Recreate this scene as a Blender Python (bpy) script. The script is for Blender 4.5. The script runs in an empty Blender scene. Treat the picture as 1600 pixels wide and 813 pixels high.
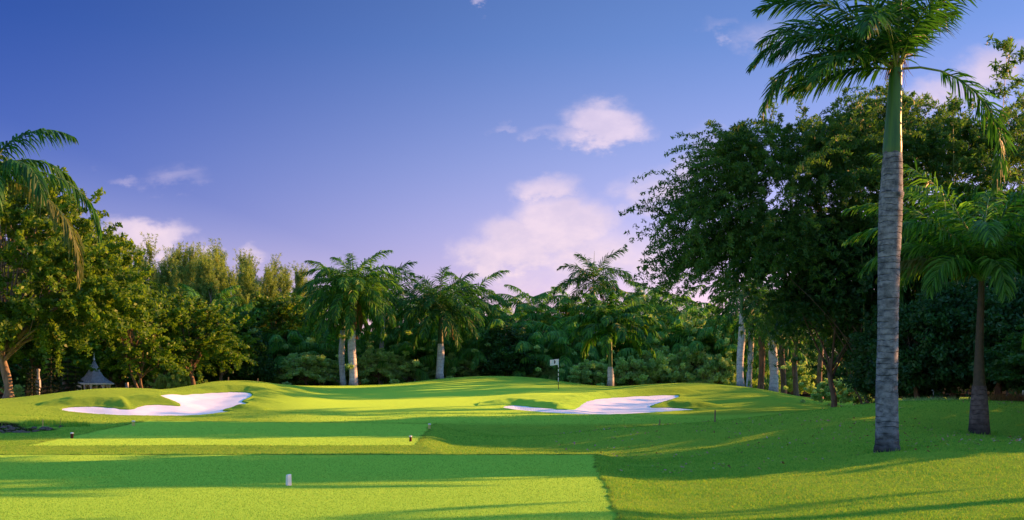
import bpy, math, random
import numpy as np
from mathutils import Vector

# ------------------------------------------------------------------ basics
F = 1715.0            # focal length of the photograph in its own pixels (1600 wide)
HY = 590.0            # eye level row
EYE = 2.0
sc = bpy.context.scene
col = sc.collection
R = math.radians
SUN_EL, SUN_AZ = R(14.0), R(17.0)      # azimuth counted from +x towards +y

def W(px, py, Y):
    """the point at depth Y seen at pixel px, py"""
    return np.array([(px - 800.0) / F * Y, Y, EYE + (HY - py) / F * Y])

def smooth(a, b, x):
    t = np.clip((x - a) / (b - a), 0, 1)
    return t * t * (3 - 2 * t)

# ------------------------------------------------------------------ value noise (numpy)
_nr = np.random.RandomState(5)
_tab = _nr.rand(256, 256).astype(np.float32)
def vnoise(x, y):
    xi = np.floor(x).astype(np.int64); yi = np.floor(y).astype(np.int64)
    fx = x - xi; fy = y - yi
    fx = fx * fx * (3 - 2 * fx); fy = fy * fy * (3 - 2 * fy)
    g = lambda a, b: _tab[a & 255, b & 255]
    return ((g(xi, yi) * (1 - fx) + g(xi + 1, yi) * fx) * (1 - fy) +
            (g(xi, yi + 1) * (1 - fx) + g(xi + 1, yi + 1) * fx) * fy)
def fbm(x, y, o=3):
    s = 0; a = .5
    for k in range(o):
        s = s + a * vnoise(x * 2 ** k + 17 * k, y * 2 ** k + 31 * k); a *= .5
    return s

# ------------------------------------------------------------------ terrain
CP = []
def c(px, py, Y): p = W(px, py, Y); CP.append((p[0], p[1], p[2]))
def w(x, Y, z): CP.append((x, Y, z))
for Y in (-30, 0, 10, 20, 27.5):
    for x in (-26, -14, -6, 0): w(x, Y, -.02)
for x, Y, z in ((2.5, 0, -.05), (5, 5, -.05), (12, 0, .0), (25, 0, .2), (12, -30, 0), (30, -30, 0),
                (3.2, 18, -.12), (6.3, 18, .02), (8.4, 18, .10), (16, 18, .3), (30, 18, .4),
                (2.9, 25, -.16), (5.8, 25, -.02), (8.5, 25, .32), (11.7, 25, .42), (20, 25, .5), (34, 25, .5),
                (-1, 29.7, -.22), (-8, 29.7, -.16), (-16, 29.7, -.1), (-26, 30, 0),
                (1.2, 32, -.33), (3.7, 32, -.33), (7.5, 32, .05), (11.2, 32, .52), (13.8, 32, .33), (17, 32, .4), (30, 34, .6),
                (-4, 34, -.02), (-9, 34, -.02), (-14, 34, -.02), (-4, 45, -.02), (-9, 46, -.02), (-15, 48, -.02),
                (-1.5, 36, -.25), (-1.8, 44, -.3),
                (-20, 36, -.05), (-24, 42, -.15), (-20, 45, -.25), (-17.5, 44, -.12), (-30, 45, .1),
                (-4, 50.5, -.35), (-9, 52, -.3), (-14, 53.5, -.22)):
    w(x, Y, z)
for px, py in ((850, 683), (950, 672), (1050, 665), (1120, 661), (1200, 652), (1300, 640), (1400, 629), (1500, 627), (1600, 629), (1750, 632)):
    c(px, py, 40)
    p = W(px, py, 40)
    w(p[0] * 1.2, 48, min(p[2] - .45, .2) if px < 1250 else p[2] - .5)
cols = {
    -150: [(652, 50), (635, 60), (630, 66)],
    0: [(650, 50), (636, 58), (628, 62)],
    80: [(655, 50), (642, 57), (617, 63)],
    150: [(652, 55), (637, 58.5), (609, 64)],
    200: [(651, 55.5), (637, 59), (607, 65)],
    250: [(650, 56), (637, 59.5), (611, 65)],
    290: [(650, 56.5), (636, 60.5), (618, 66)],
    330: [(651, 56.5), (635, 62), (612, 70), (597, 77)],
    400: [(655, 55), (640, 60), (625, 66), (612, 71), (596, 78)],
    440: [(655, 55), (640, 61), (625, 68), (612, 74), (600.5, 82)],
    500: [(657, 55), (640, 62), (625, 71), (612, 80), (603.5, 90)],
    600: [(658, 55), (640, 62), (625, 71), (612, 80), (601, 92)],
    700: [(658, 55), (640, 62), (625, 71), (612, 79), (591, 94)],
    760: [(658, 55), (640, 62), (625, 71), (611, 79), (588, 94)],
    850: [(656, 56), (644, 61), (635, 65), (616, 71), (609.5, 79), (592, 93)],
    900: [(656, 56), (646, 61), (636, 66), (618, 72), (609, 79), (600, 88)],
    950: [(657, 56), (648, 60.5), (635, 66), (617, 73), (611, 78), (604, 84)],
    1000: [(658, 56), (648, 61), (634, 67), (617, 73.5), (602, 81)],
    1050: [(660, 56), (648, 61.5), (636, 67), (616, 74), (599.5, 80)],
    1100: [(656, 58), (642, 65), (622, 73), (599, 80)],
    1150: [(652, 60), (634, 68), (615, 75), (603, 80)],
    1200: [(646, 61), (630, 68), (618, 74), (610, 79)],
    1260: [(642, 64), (630, 72), (622, 79)],
    1310: [(640, 66), (633, 74)],
    1400: [(634, 70), (630, 80)],
    1600: [(632, 70), (628, 82)],
}
for px, l in cols.items():
    for py, Y in l: c(px, py, Y)
for px, Y, z in ((-150, 80, .6), (0, 75, .5), (80, 78, .2), (150, 78, -.1), (250, 78, .6), (150, 95, -.9), (0, 95, 0), (300, 92, .4), (400, 92, .9),
                 (500, 99, .9), (600, 101, 1.0), (700, 104, 1.2), (760, 104, 1.3), (850, 104, .9), (950, 96, .6), (1050, 92, .6), (1150, 90, .4),
                 (1250, 92, .2), (1400, 92, .1), (1600, 92, .3), (0, 115, 0), (300, 115, 0), (600, 118, .2), (900, 118, .2), (1200, 112, 0), (1600, 112, 0),
                 (-300, 115, 0), (2000, 112, 0)):
    w((px - 800) / F * Y, Y, z)
for x, Y in ((-80, -30), (-80, 20), (-80, 60), (-80, 110), (80, -30), (80, 20), (80, 60), (80, 110), (-100, 200), (0, 180), (100, 200), (45, 50), (-50, 30), (45, 80)):
    w(x, Y, 0)
CP = np.array(CP)
def tps_fit(P, lam=.4):
    n = len(P); d = np.hypot(P[:, None, 0] - P[None, :, 0], P[:, None, 1] - P[None, :, 1]) / 10
    K = np.where(d > 0, d * d * np.log(d + 1e-12), 0) + lam * .01 * np.eye(n)
    A = np.zeros((n + 3, n + 3)); A[:n, :n] = K
    A[:n, n] = 1; A[:n, n + 1:] = P[:, :2] / 10; A[n:, :n] = A[:n, n:].T
    b = np.concatenate([P[:, 2], [0, 0, 0]])
    return np.linalg.solve(A, b)
TW = tps_fit(CP)
def base_h(x, y):
    x = np.asarray(x, float); y = np.asarray(y, float); sh = x.shape
    x = x.ravel(); y = y.ravel(); out = np.empty_like(x); n = len(CP)
    for i in range(0, len(x), 20000):
        X = x[i:i + 20000]; Y = y[i:i + 20000]
        d2 = ((X[:, None] - CP[None, :, 0]) ** 2 + (Y[:, None] - CP[None, :, 1]) ** 2) / 100
        k = .5 * d2 * np.log(d2 + 1e-12)
        out[i:i + 20000] = k @ TW[:n] + TW[n] + X / 10 * TW[n + 1] + Y / 10 * TW[n + 2]
    far = 1 - smooth(130, 190, np.hypot(x, y * .9))
    return (out * far).reshape(sh)

def sd_tee1(x, y):
    n = (fbm(x * 1.1, y * 1.1, 2) - .37) * .22 + (fbm(x * 6, y * 6, 2) - .37) * .16
    return np.minimum(np.minimum(.79 + .045 * y - x, 28.3 - y), x + 26) + n
def sd_tee2(x, y):
    n = (fbm(x * .9, y * .9, 2) - .37) * .3 + (fbm(x * 5, y * 5, 2) - .37) * .16
    a = np.minimum(-2.8 - .042 * (y - 31) - x, 47.2 - .25 * (x + 3.2) - y)
    b = np.minimum(x + 14.9 + .14 * (y - 37), y - 32.3)
    return np.minimum(a, b) + n
def zone(x, y):
    """1 on closely mown turf, 0 in the rough"""
    t = np.maximum(smooth(-.05, .05, sd_tee1(x, y)), smooth(-.05, .05, sd_tee2(x, y)))
    g = np.exp(-(((x + 4 + .12 * (y - 76)) / 11.5) ** 6 + ((y - 73) / 15) ** 6)) * smooth(52, 56, y)
    a = np.exp(-(((x - 4) / 16) ** 6 + ((y - 57.5) / 4) ** 6))
    return np.clip(np.maximum(t, np.maximum(g, a)), 0, 1)
def tee_h(x, y, b):
    s1 = sd_tee1(x, y); s2 = sd_tee2(x, y)
    m = np.maximum(smooth(-1.0, 0, s1), smooth(-1.2, 0, s2))
    z = b * (1 - m)
    t = np.maximum(smooth(-.05, .03, s1), smooth(-.06, .04, s2))
    rough = (.010 + .03 * (fbm(x * 2.3, y * 2.3, 3) - .4)) * (1 - t)
    rough = rough + .022 * fbm(x * 7, y * 4, 2) * smooth(-.16, -.03, s1) * (1 - smooth(-.03, .02, s1))
    near = 1 - smooth(60, 90, y)
    return z + rough * (.4 + .6 * near)

# bunkers: outlines traced on the ground
B_L = [(92, 640), (104, 636), (150, 635), (170, 637), (205, 641), (214, 636), (228, 632), (262, 633), (288, 635), (275, 628), (258, 622), (246, 617),
       (275, 616), (330, 613), (385, 612), (397, 616), (385, 624), (374, 628), (392, 630), (372, 634), (350, 640), (345, 643), (372, 642), (330, 648), (290, 651), (220, 651), (150, 648), (105, 644)]
B_R = [(780, 636), (800, 632), (835, 636), (870, 640), (900, 640), (906, 632), (930, 623), (985, 619), (1073, 616), (1050, 624), (1020, 633), (1012, 637),
       (1045, 636), (1075, 639), (1103, 639), (1075, 642), (1040, 644), (1000, 647), (950, 649), (890, 648), (845, 645), (800, 641)]
def ground_hit(px, py, lo=50, hi=90):
    Ys = np.arange(lo, hi, .05); x = (px - 800) / F * Ys
    z = base_h(x, Ys); py_ = HY - (z - EYE) / Ys * F
    run = np.minimum.accumulate(py_)
    i = np.argmax(run <= py)
    return x[i], Ys[i]
def poly_world(B):
    P = []
    n = len(B)
    for i in range(n):
        a = B[i]; b = B[(i + 1) % n]
        for t in (0, .5): P.append(ground_hit(a[0] + (b[0] - a[0]) * t, a[1] + (b[1] - a[1]) * t))
    P = np.array(P)
    for _ in range(1):
        P = .25 * np.roll(P, 1, 0) + .5 * P + .25 * np.roll(P, -1, 0)
    return P
def sd_poly(P, x, y):
    d = np.full(x.shape, 1e9); inside = np.zeros(x.shape, bool)
    for i in range(len(P)):
        a = P[i]; b = P[(i + 1) % len(P)]; e = b - a
        t = np.clip(((x - a[0]) * e[0] + (y - a[1]) * e[1]) / (e @ e + 1e-9), 0, 1)
        d = np.minimum(d, np.hypot(x - a[0] - t * e[0], y - a[1] - t * e[1]))
        cnd = (a[1] > y) != (b[1] > y)
        with np.errstate(divide='ignore', invalid='ignore'):
            xx = a[0] + (y - a[1]) / (b[1] - a[1] + 1e-12) * e[0]
        inside ^= cnd & (x < xx)
    return np.where(inside, d, -d)
PL = poly_world(B_L); PR = poly_world(B_R)
def sd_bunk(x, y):
    s = np.full(x.shape, -9.0)
    for P in (PL, PR):
        m = (x > P[:, 0].min() - 1.5) & (x < P[:, 0].max() + 1.5) & (y > P[:, 1].min() - 1.5) & (y < P[:, 1].max() + 1.5)
        if m.any(): s[m] = np.maximum(s[m], sd_poly(P, x[m], y[m]))
    return s
def H(x, y, cut=True):
    x = np.atleast_1d(np.asarray(x, float)); y = np.atleast_1d(np.asarray(y, float))
    z = tee_h(x, y, base_h(x, y))
    if cut:
        s = sd_bunk(x, y) + (fbm(x * 3, y * 3, 2) - .37) * .12
        back = smooth(-.1, .9, sd_bunk(x, y - .9) - s)
        z = z + .34 * back * smooth(-3.0, -1.1, s) * (1 - smooth(-1.0, .02, s)) + .035 * (1 - back) * smooth(-.5, -.05, s) * (1 - smooth(-.05, 0, s)) - .5 * smooth(0, .10, s)
    return z
def gz(x, y): return float(H(np.array([x]), np.array([y]))[0])

# ------------------------------------------------------------------ node helper
class NT:
    def __init__(s, tree): s.t = tree; s.n = tree.nodes; s.l = tree.links
    def new(s, typ, **kw):
        nd = s.n.new(typ)
        for k, v in kw.items(): setattr(nd, k, v)
        return nd
    def put(s, sock, v):
        if isinstance(v, bpy.types.NodeSocket): s.l.new(v, sock)
        elif v is not None: sock.default_value = v
    def m(s, op, a, b=None, c_=None, clamp=False):
        nd = s.new('ShaderNodeMath', operation=op, use_clamp=clamp)
        s.put(nd.inputs[0], a); s.put(nd.inputs[1], b); s.put(nd.inputs[2], c_)
        return nd.outputs[0]
    def mix(s, f, a, b, blend='MIX'):
        nd = s.new('ShaderNodeMix', data_type='RGBA', blend_type=blend)
        s.put(nd.inputs[0], f); s.put(nd.inputs[6], a); s.put(nd.inputs[7], b)
        return nd.outputs[2]
    def rng(s, v, a, b, c_=0., d=1., smooth=True):
        nd = s.new('ShaderNodeMapRange', interpolation_type='SMOOTHSTEP' if smooth else 'LINEAR')
        s.put(nd.inputs[0], v); s.put(nd.inputs[1], a); s.put(nd.inputs[2], b); s.put(nd.inputs[3], c_); s.put(nd.inputs[4], d)
        return nd.outputs[0]
    def noise(s, vec, scale, detail=3., rough=.55, dist=0.):
        nd = s.new('ShaderNodeTexNoise'); s.put(nd.inputs['Vector'], vec)
        nd.inputs['Scale'].default_value = scale; nd.inputs['Detail'].default_value = detail
        nd.inputs['Roughness'].default_value = rough; nd.inputs['Distortion'].default_value = dist
        return nd.outputs['Fac']
    def ramp(s, f, stops):
        nd = s.new('ShaderNodeValToRGB'); s.put(nd.inputs[0], f)
        e = nd.color_ramp.elements
        while len(e) < len(stops): e.new(.5)
        for i, (p, c4) in enumerate(stops): e[i].position = p; e[i].color = (*c4, 1)
        return nd.outputs[0]
    def attr(s, name, fac=True):
        nd = s.new('ShaderNodeAttribute', attribute_name=name); return nd.outputs['Fac' if fac else 'Color']
    def obj(s): return s.new('ShaderNodeTexCoord').outputs['Object']
    def scale(s, vec, xyz):
        nd = s.new('ShaderNodeMapping'); s.put(nd.inputs[0], vec); nd.inputs['Scale'].default_value = xyz
        return nd.outputs[0]
    def bump(s, h, strength, dist):
        nd = s.new('ShaderNodeBump'); s.put(nd.inputs['Height'], h)
        nd.inputs['Strength'].default_value = strength; nd.inputs['Distance'].default_value = dist
        return nd.outputs[0]
    def rand(s): return s.new('ShaderNodeObjectInfo').outputs['Random']

def new_mat(name):
    m = bpy.data.materials.new(name); m.use_nodes = True
    t = NT(m.node_tree); bs = m.node_tree.nodes['Principled BSDF']
    bs.inputs['Roughness'].default_value = .9
    bs.inputs['Specular IOR Level'].default_value = .2
    return m, t, bs

# ------------------------------------------------------------------ world
world = bpy.data.worlds.new('World'); sc.world = world; world.use_nodes = True
wt = NT(world.node_tree)
bg = world.node_tree.nodes['Background']
sky = wt.new('ShaderNodeTexSky', sky_type='NISHITA')
sky.sun_disc = False; sky.sun_elevation = SUN_EL; sky.sun_rotation = math.pi / 2 - SUN_AZ
sky.air_density = 1.0; sky.dust_density = .6; sky.ozone_density = 3.0
dv = wt.new('ShaderNodeTexCoord').outputs['Generated']
sep = wt.new('ShaderNodeSeparateXYZ'); wt.put(sep.inputs[0], dv)
dx, dy, dz = sep.outputs
yy = wt.m('MAXIMUM', dy, .15)
u = wt.m('DIVIDE', dx, yy); v = wt.m('DIVIDE', dz, yy)
comb = wt.new('ShaderNodeCombineXYZ'); wt.put(comb.inputs[0], u); wt.put(comb.inputs[1], v)
cuv = comb.outputs[0]
n1 = wt.noise(cuv, 9., 8., .6)
n2 = wt.noise(wt.scale(cuv, (1, 1.6, 1)), 26., 6., .6)
n3 = wt.noise(wt.scale(cuv, (1, 2.0, 1)), 5., 6., .62, .4)
wu = wt.m('ADD', u, wt.m('MULTIPLY', wt.m('SUBTRACT', n1, .5), .10))
wv = wt.m('ADD', v, wt.m('MULTIPLY', wt.m('SUBTRACT', n2, .5), .05))
CL = [  # px, py, half width, half height, amount
    (942, 196, 58, 32, 1.2), (900, 210, 60, 20, .62), (985, 214, 45, 16, .55), (850, 205, 40, 18, .4), (785, 195, 28, 9, .38),
    (882, 358, 62, 42, 1.35), (805, 388, 62, 38, 1.2), (755, 402, 45, 32, 1.05), (925, 395, 95, 50, .72), (860, 298, 52, 22, .70), (1000, 400, 70, 60, .50), (850, 440, 110, 30, .48),
    (1020, 300, 75, 38, .7), (1060, 268, 60, 22, .6), (1110, 240, 60, 50, .42),
    (232, 366, 52, 24, 1.0), (180, 378, 48, 20, .75), (300, 395, 30, 14, .6), (390, 395, 30, 13, .6), (250, 400, 60, 20, .42),
    (300, 278, 80, 24, .36), (205, 285, 28, 12, .34), (100, 250, 60, 16, .30), (130, 258, 30, 10, .26), (620, 440, 60, 20, .3),
    (1540, 110, 55, 34, .75), (1470, 150, 60, 26, .7), (1590, 80, 40, 20, .5), (1430, 160, 40, 20, .4), (740, 5, 14, 8, .5), (1190, 60, 60, 40, .3), (1130, 45, 40, 16, .34), (1120, 195, 30, 12, .3)]
dens = None
for px, py, a, b, k in CL:
    e = wt.m('ADD', wt.m('POWER', wt.m('DIVIDE', wt.m('SUBTRACT', wu, (px - 800) / F), a / F), 2.), wt.m('POWER', wt.m('DIVIDE', wt.m('SUBTRACT', wv, (HY - py) / F), b / F), 2.))
    g = wt.m('MULTIPLY', wt.m('EXPONENT', wt.m('MULTIPLY', e, -.8)), k)
    dens = g if dens is None else wt.m('MAXIMUM', dens, g)
front = wt.rng(dy, .2, .4)
dens = wt.m('MULTIPLY', dens, front)
# a few more clouds over the rest of the sky, same field all round
dens = wt.m('MAXIMUM', dens, wt.m('MULTIPLY', wt.rng(wt.noise(wt.scale(dv, (1, 1, 2.5)), 2.2, 5.), .55, .75), wt.m('SUBTRACT', .6, wt.m('MULTIPLY', front, .6))))
dd = wt.m('ADD', dens, wt.m('MULTIPLY', wt.m('SUBTRACT', n3, .5), 1.15))
dd = wt.m('ADD', dd, wt.m('MULTIPLY', wt.m('SUBTRACT', n2, .5), .6))
cl = wt.m('MULTIPLY', wt.rng(dd, .14, .80), wt.rng(dens, .05, .3))
tint = wt.ramp(dz, [(0., (3.1, 2.0, 2.5)), (.06, (2.95, 1.85, 2.25)), (.10, (2.6, 1.7, 2.1)), (.19, (1.9, 1.55, 1.95)), (.29, (1.10, 1.28, 1.75)), (.36, (.9, 1.15, 1.6)), (.52, (3.1, 4.4, 4.4)), (1., (3.7, 5.4, 5.0))])  # top stops boost the unseen upper sky as added fill light
skc = wt.mix(1., sky.outputs[0], tint, 'MULTIPLY')
# the sky deepens away from the sun
east = wt.m('MAXIMUM', wt.rng(u, -.55, .15), wt.m('MAXIMUM', wt.rng(dz, .24, .02), wt.m('SUBTRACT', 1., front)))
skc = wt.mix(1., skc, wt.mix(east, (.30, .44, .76, 1), (1, 1, 1, 1)), 'MULTIPLY')
clv = wt.m('MULTIPLY', wt.rng(n2, .3, .7, .80, 1.04), wt.rng(n1, .3, .7, .90, 1.04))
CC = wt.mix(wt.rng(dz, .05, .25), (9.8, 7.7, 8.5, 1), (8.2, 6.9, 8.8, 1))
CC = wt.mix(wt.m('SUBTRACT', 1., clv, clamp=True), CC, (5.5, 5.0, 7.6, 1))
CC = wt.mix(wt.m('SUBTRACT', 1., clv, clamp=True), CC, (5.0, 4.7, 7.4, 1))
skc = wt.mix(1., skc, (1.06, .925, 1.0, 1), 'MULTIPLY')
skyL = wt.mix(wt.m('MULTIPLY', cl, .92, clamp=True), skc, CC)
wt.put(bg.inputs[0], skyL)
bg.inputs[1].default_value = .10

sun = bpy.data.lights.new('sun', 'SUN'); sun.energy = 5.0; sun.angle = R(.5); sun.color = (2.8, 1.16, .40)
so = bpy.data.objects.new('sun', sun); col.objects.link(so)
sd = Vector((math.cos(SUN_EL) * math.cos(SUN_AZ), math.cos(SUN_EL) * math.sin(SUN_AZ), math.sin(SUN_EL)))
so.rotation_euler = sd.to_track_quat('Z', 'Y').to_euler(); so.location = (60, 20, 40)

cam = bpy.data.cameras.new('camera'); co = bpy.data.objects.new('camera', cam); col.objects.link(co)
co.location = (0, 0, EYE); co.rotation_euler = (R(90), 0, 0)
cam.sensor_width = 36; cam.lens = 36 * F / 1600; cam.shift_y = (HY - 406.5) / 1600
cam.clip_start = .1; cam.clip_end = 3000
sc.camera = co
sc.view_settings.view_transform = 'Standard'; sc.view_settings.look = 'None'
sc.view_settings.exposure = 0; sc.view_settings.gamma = 1
sc.cycles.max_bounces = 6; sc.cycles.diffuse_bounces = 3; sc.cycles.transmission_bounces = 3; sc.cycles.transparent_max_bounces = 4

# ------------------------------------------------------------------ materials
def grass_mat():
    m, t, b = new_mat('mown grass'); P = t.obj()
    z = t.attr('zone'); fo = t.attr('soil_and_shade')
    big = t.noise(t.scale(P, (.5, .35, 1)), .45, 4., .6)
    mid = t.noise(P, 3.2, 4., .6)
    fine = t.noise(t.scale(P, (1, .55, 1)), 60., 3., .7)
    fine2 = t.noise(P, 17., 3., .7)
    tee = t.mix(big, (.072, .335, .050, 1), (.110, .385, .050, 1))
    rgh = t.mix(t.rng(big, .35, .65), (.036, .112, .018, 1), (.105, .170, .022, 1))
    rgh = t.mix(t.rng(mid, .55, .75), rgh, (.185, .205, .028, 1))
    c0 = t.mix(z, rgh, tee)
    c0 = t.mix(t.rng(fine, .3, .75, .0, .45), c0, (.22, .44, .045, 1))
    c0 = t.mix(t.rng(fine2, .45, .8, .0, .5), c0, (.030, .150, .022, 1))
    dry = t.m('MULTIPLY', t.rng(t.noise(P, 1.1, 5., .7), .60, .75), .35)
    c0 = t.mix(dry, c0, (.26, .30, .05, 1))
    spot = t.m('MULTIPLY', t.rng(t.noise(P, 9., 3., .6), .68, .74), .6)
    c0 = t.mix(spot, c0, (.20, .17, .05, 1))
    worn = t.m('MULTIPLY', t.rng(t.noise(t.scale(P, (.6, 1, 1)), 2.3, 5., .75), .50, .68), .35)
    c0 = t.mix(worn, c0, t.mix(z, (.022, .11, .020, 1), (.06, .25, .035, 1)))
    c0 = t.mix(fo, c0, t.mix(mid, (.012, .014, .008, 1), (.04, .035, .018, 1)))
    t.put(b.inputs['Base Color'], c0)
    b.inputs['Roughness'].default_value = 1.0; b.inputs['Specular IOR Level'].default_value = 0
    h = t.m('ADD', t.m('MULTIPLY', fine, t.rng(z, 0, 1, 1., .55)), t.m('MULTIPLY', fine2, t.rng(z, 0, 1, 2.0, .25)))
    t.put(b.inputs['Normal'], t.bump(h, 1., .032))
    t.put(b.inputs['Sheen Weight'], t.m('MULTIPLY', t.m('SUBTRACT', 1., fo), 1.)); b.inputs['Sheen Roughness'].default_value = .6
    b.inputs['Sheen Tint'].default_value = (.46, .80, .08, 1)
    return m
def sand_mat():
    m, t, b = new_mat('white sand'); P = t.obj()
    n = t.noise(P, 30., 4., .7); k = t.noise(P, 1.4, 3.)
    rk = t.new('ShaderNodeTexWave', wave_type='BANDS'); t.put(rk.inputs[0], t.scale(P, (1.5, 3, 1))); rk.inputs['Scale'].default_value = 2.2; rk.inputs['Distortion'].default_value = 6.; rk.inputs['Detail'].default_value = 2
    c0 = t.mix(k, (.72, .78, .82, 1), (.80, .86, .90, 1)); c0 = t.mix(t.rng(n, .55, .8, 0, .4), c0, (.60, .55, .50, 1)); c0 = t.mix(t.rng(t.noise(P, .7, 4., .6), .5, .7, 0, .3), c0, (.62, .58, .55, 1))
    t.put(b.inputs['Base Color'], c0)
    t.put(b.inputs['Normal'], t.bump(t.m('ADD', t.m('MULTIPLY', n, .5), t.m('MULTIPLY', rk.outputs[1], .25)), .7, .05))
    return m
def leaf_mat(name, cA, cB, trans=.35, hue=(.35, .32, .03), rough=.5, spec=.3, tw=1.6):
    """two-tone leaves, light shining through"""
    m, t, b = new_mat(name)
    tone = t.attr('tone'); rr = t.rand()
    c0 = t.mix(tone, (*cA, 1), (*cB, 1))
    c0 = t.mix(t.rng(rr, 0, 1, 0., .35, False), c0, t.mix(tone, (cA[0] * .6, cA[1] * .75, cA[2] * .9, 1), (cB[0] * 1.15, cB[1] * .95, cB[2] * .8, 1)))
    yel = t.rng(t.noise(t.obj(), .8, 3.), .55, .75, 0, .35)
    c0 = t.mix(yel, c0, (*hue, 1))
    t.put(b.inputs['Base Color'], c0); b.inputs['Roughness'].default_value = rough; b.inputs['Specular IOR Level'].default_value = spec
    tr = t.new('ShaderNodeBsdfTranslucent')
    t.put(tr.inputs[0], t.mix(1., c0, (tw * 1.05, tw, tw * .45, 1), 'MULTIPLY'))
    mx = t.new('ShaderNodeMixShader'); mx.inputs[0].default_value = trans
    t.l.new(b.outputs[0], mx.inputs[1]); t.l.new(tr.outputs[0], mx.inputs[2])
    t.l.new(mx.outputs[0], m.node_tree.nodes['Material Output'].inputs[0])
    return m
def bark_mat(name, cA, cB, rings=0., scale=4., bump=.02, lich=None):
    m, t, b = new_mat(name); P = t.obj()
    n = t.noise(t.scale(P, (1, 1, .25 if not rings else 1.4)), scale, 6., .65)
    blot = t.noise(P, 1.6, 4., .6)
    c0 = t.mix(t.rng(n, .3, .7), (*cA, 1), (*cB, 1))
    c0 = t.mix(t.rng(blot, .5, .72, 0, .6), c0, (*(lich or tuple(v_ * .55 for v_ in cA)), 1))
    h = n
    if rings:
        s = t.new('ShaderNodeSeparateXYZ'); t.put(s.inputs[0], P)
        zz = t.m('ADD', t.m('MULTIPLY', s.outputs[2], rings), t.m('MULTIPLY', t.noise(P, 2.2, 3.), 1.5))
        fr = t.m('FRACT', zz)
        line = t.m('MULTIPLY', t.rng(t.m('ABSOLUTE', t.m('SUBTRACT', fr, .5)), .40, .5), t.rng(t.noise(t.scale(P, (1, 1, 3)), 3., 3.), .38, .6))
        c0 = t.mix(t.m('MULTIPLY', line, .6), c0, (cA[0] * .22, cA[1] * .2, cA[2] * .2, 1))
        h = t.m('SUBTRACT', t.m('MULTIPLY', n, .5), t.m('MULTIPLY', line, 1.))
    if rings:
        sz = t.new('ShaderNodeSeparateXYZ'); t.put(sz.inputs[0], P)
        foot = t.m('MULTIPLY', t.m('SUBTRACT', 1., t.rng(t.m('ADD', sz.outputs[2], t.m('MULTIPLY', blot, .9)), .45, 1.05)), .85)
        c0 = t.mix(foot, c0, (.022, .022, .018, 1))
        st_ = t.rng(t.noise(t.scale(P, (3, 3, .5)), 2.2, 5., .7), .55, .75, 0, .55)
        c0 = t.mix(st_, c0, (cA[0] * .35, cA[1] * .33, cA[2] * .33, 1))
    t.put(b.inputs['Base Color'], c0); b.inputs['Roughness'].default_value = .85
    t.put(b.inputs['Normal'], t.bump(h, 1., bump))
    return m
def plain_mat(name, c0, c1=None, rough=.6, scale=8., spec=.3, bump=.0):
    m, t, b = new_mat(name)
    n = t.noise(t.obj(), scale, 4., .6)
    t.put(b.inputs['Base Color'], t.mix(t.rng(n, .3, .7), (*c0, 1), (*(c1 or tuple(x * .8 for x in c0)), 1)))
    b.inputs['Roughness'].default_value = rough; b.inputs['Specular IOR Level'].default_value = spec
    if bump: t.put(b.inputs['Normal'], t.bump(n, 1., bump))
    return m
def shaft_mat():
    m, t, b = new_mat('crownshaft'); P = t.obj()
    n = t.noise(t.scale(P, (4, 4, .35)), 3., 4., .5)
    t.put(b.inputs['Base Color'], t.mix(t.rng(n, .3, .7), (.020, .105, .016, 1), (.050, .175, .020, 1)))
    b.inputs['Roughness'].default_value = .42; b.inputs['Specular IOR Level'].default_value = .45
    return m

M = {}
M['grass'] = grass_mat(); M['sand'] = sand_mat()
M['royal'] = leaf_mat('royal palm leaf', (.008, .060, .012), (.045, .185, .022), .36, (.09, .16, .02))
M['palm'] = leaf_mat('palm leaf', (.010, .080, .016), (.115, .330, .035), .45, (.14, .22, .02))
M['coco'] = leaf_mat('coconut palm leaf', (.030, .150, .028), (.150, .400, .050), .46, (.18, .24, .03))
M['olive'] = leaf_mat('olive palm leaf', (.06, .10, .02), (.14, .17, .03), .35, (.20, .16, .04))
M['oldleaf'] = leaf_mat('dry palm leaf', (.16, .085, .03), (.26, .16, .05), .3, (.25, .17, .06))
M['broad'] = leaf_mat('broad leaf', (.012, .070, .012), (.165, .320, .022), .42, (.30, .34, .02))
M['wood_leaf'] = leaf_mat('woodland leaf', (.012, .060, .018), (.060, .190, .038), .34, (.12, .22, .03))
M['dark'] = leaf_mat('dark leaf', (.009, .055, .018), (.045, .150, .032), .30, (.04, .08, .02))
M['shrub'] = leaf_mat('shrub leaf', (.180, .340, .120), (.420, .640, .230), .42, (.24, .36, .10))
M['bamboo'] = leaf_mat('fine drooping leaf', (.014, .080, .018), (.100, .230, .032), .48, (.16, .24, .03))
M['pine'] = leaf_mat('feathery needle', (.095, .200, .050), (.250, .390, .090), .46, (.24, .21, .08))
M['norfolk'] = leaf_mat('dark needle', (.008, .028, .010), (.018, .045, .014), .1, (.02, .04, .01))
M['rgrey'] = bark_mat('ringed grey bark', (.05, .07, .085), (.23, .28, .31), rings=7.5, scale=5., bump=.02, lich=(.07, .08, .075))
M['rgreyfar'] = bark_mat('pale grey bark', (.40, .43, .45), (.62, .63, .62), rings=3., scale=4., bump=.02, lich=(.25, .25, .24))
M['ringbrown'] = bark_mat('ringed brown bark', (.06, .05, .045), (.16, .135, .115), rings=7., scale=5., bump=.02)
M['shaftbrown'] = plain_mat('brown crownshaft', (.030, .034, .014), (.060, .050, .022), .5)
M['bark'] = bark_mat('brown bark', (.10, .075, .05), (.22, .17, .12), scale=8., bump=.04)
M['barkpale'] = bark_mat('pale bark', (.16, .13, .10), (.28, .24, .18), scale=5., bump=.03)
M['shaft'] = shaft_mat()
M['stemdark'] = plain_mat('dark crownshaft', (.020, .055, .018), (.035, .08, .02), .5)
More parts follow.
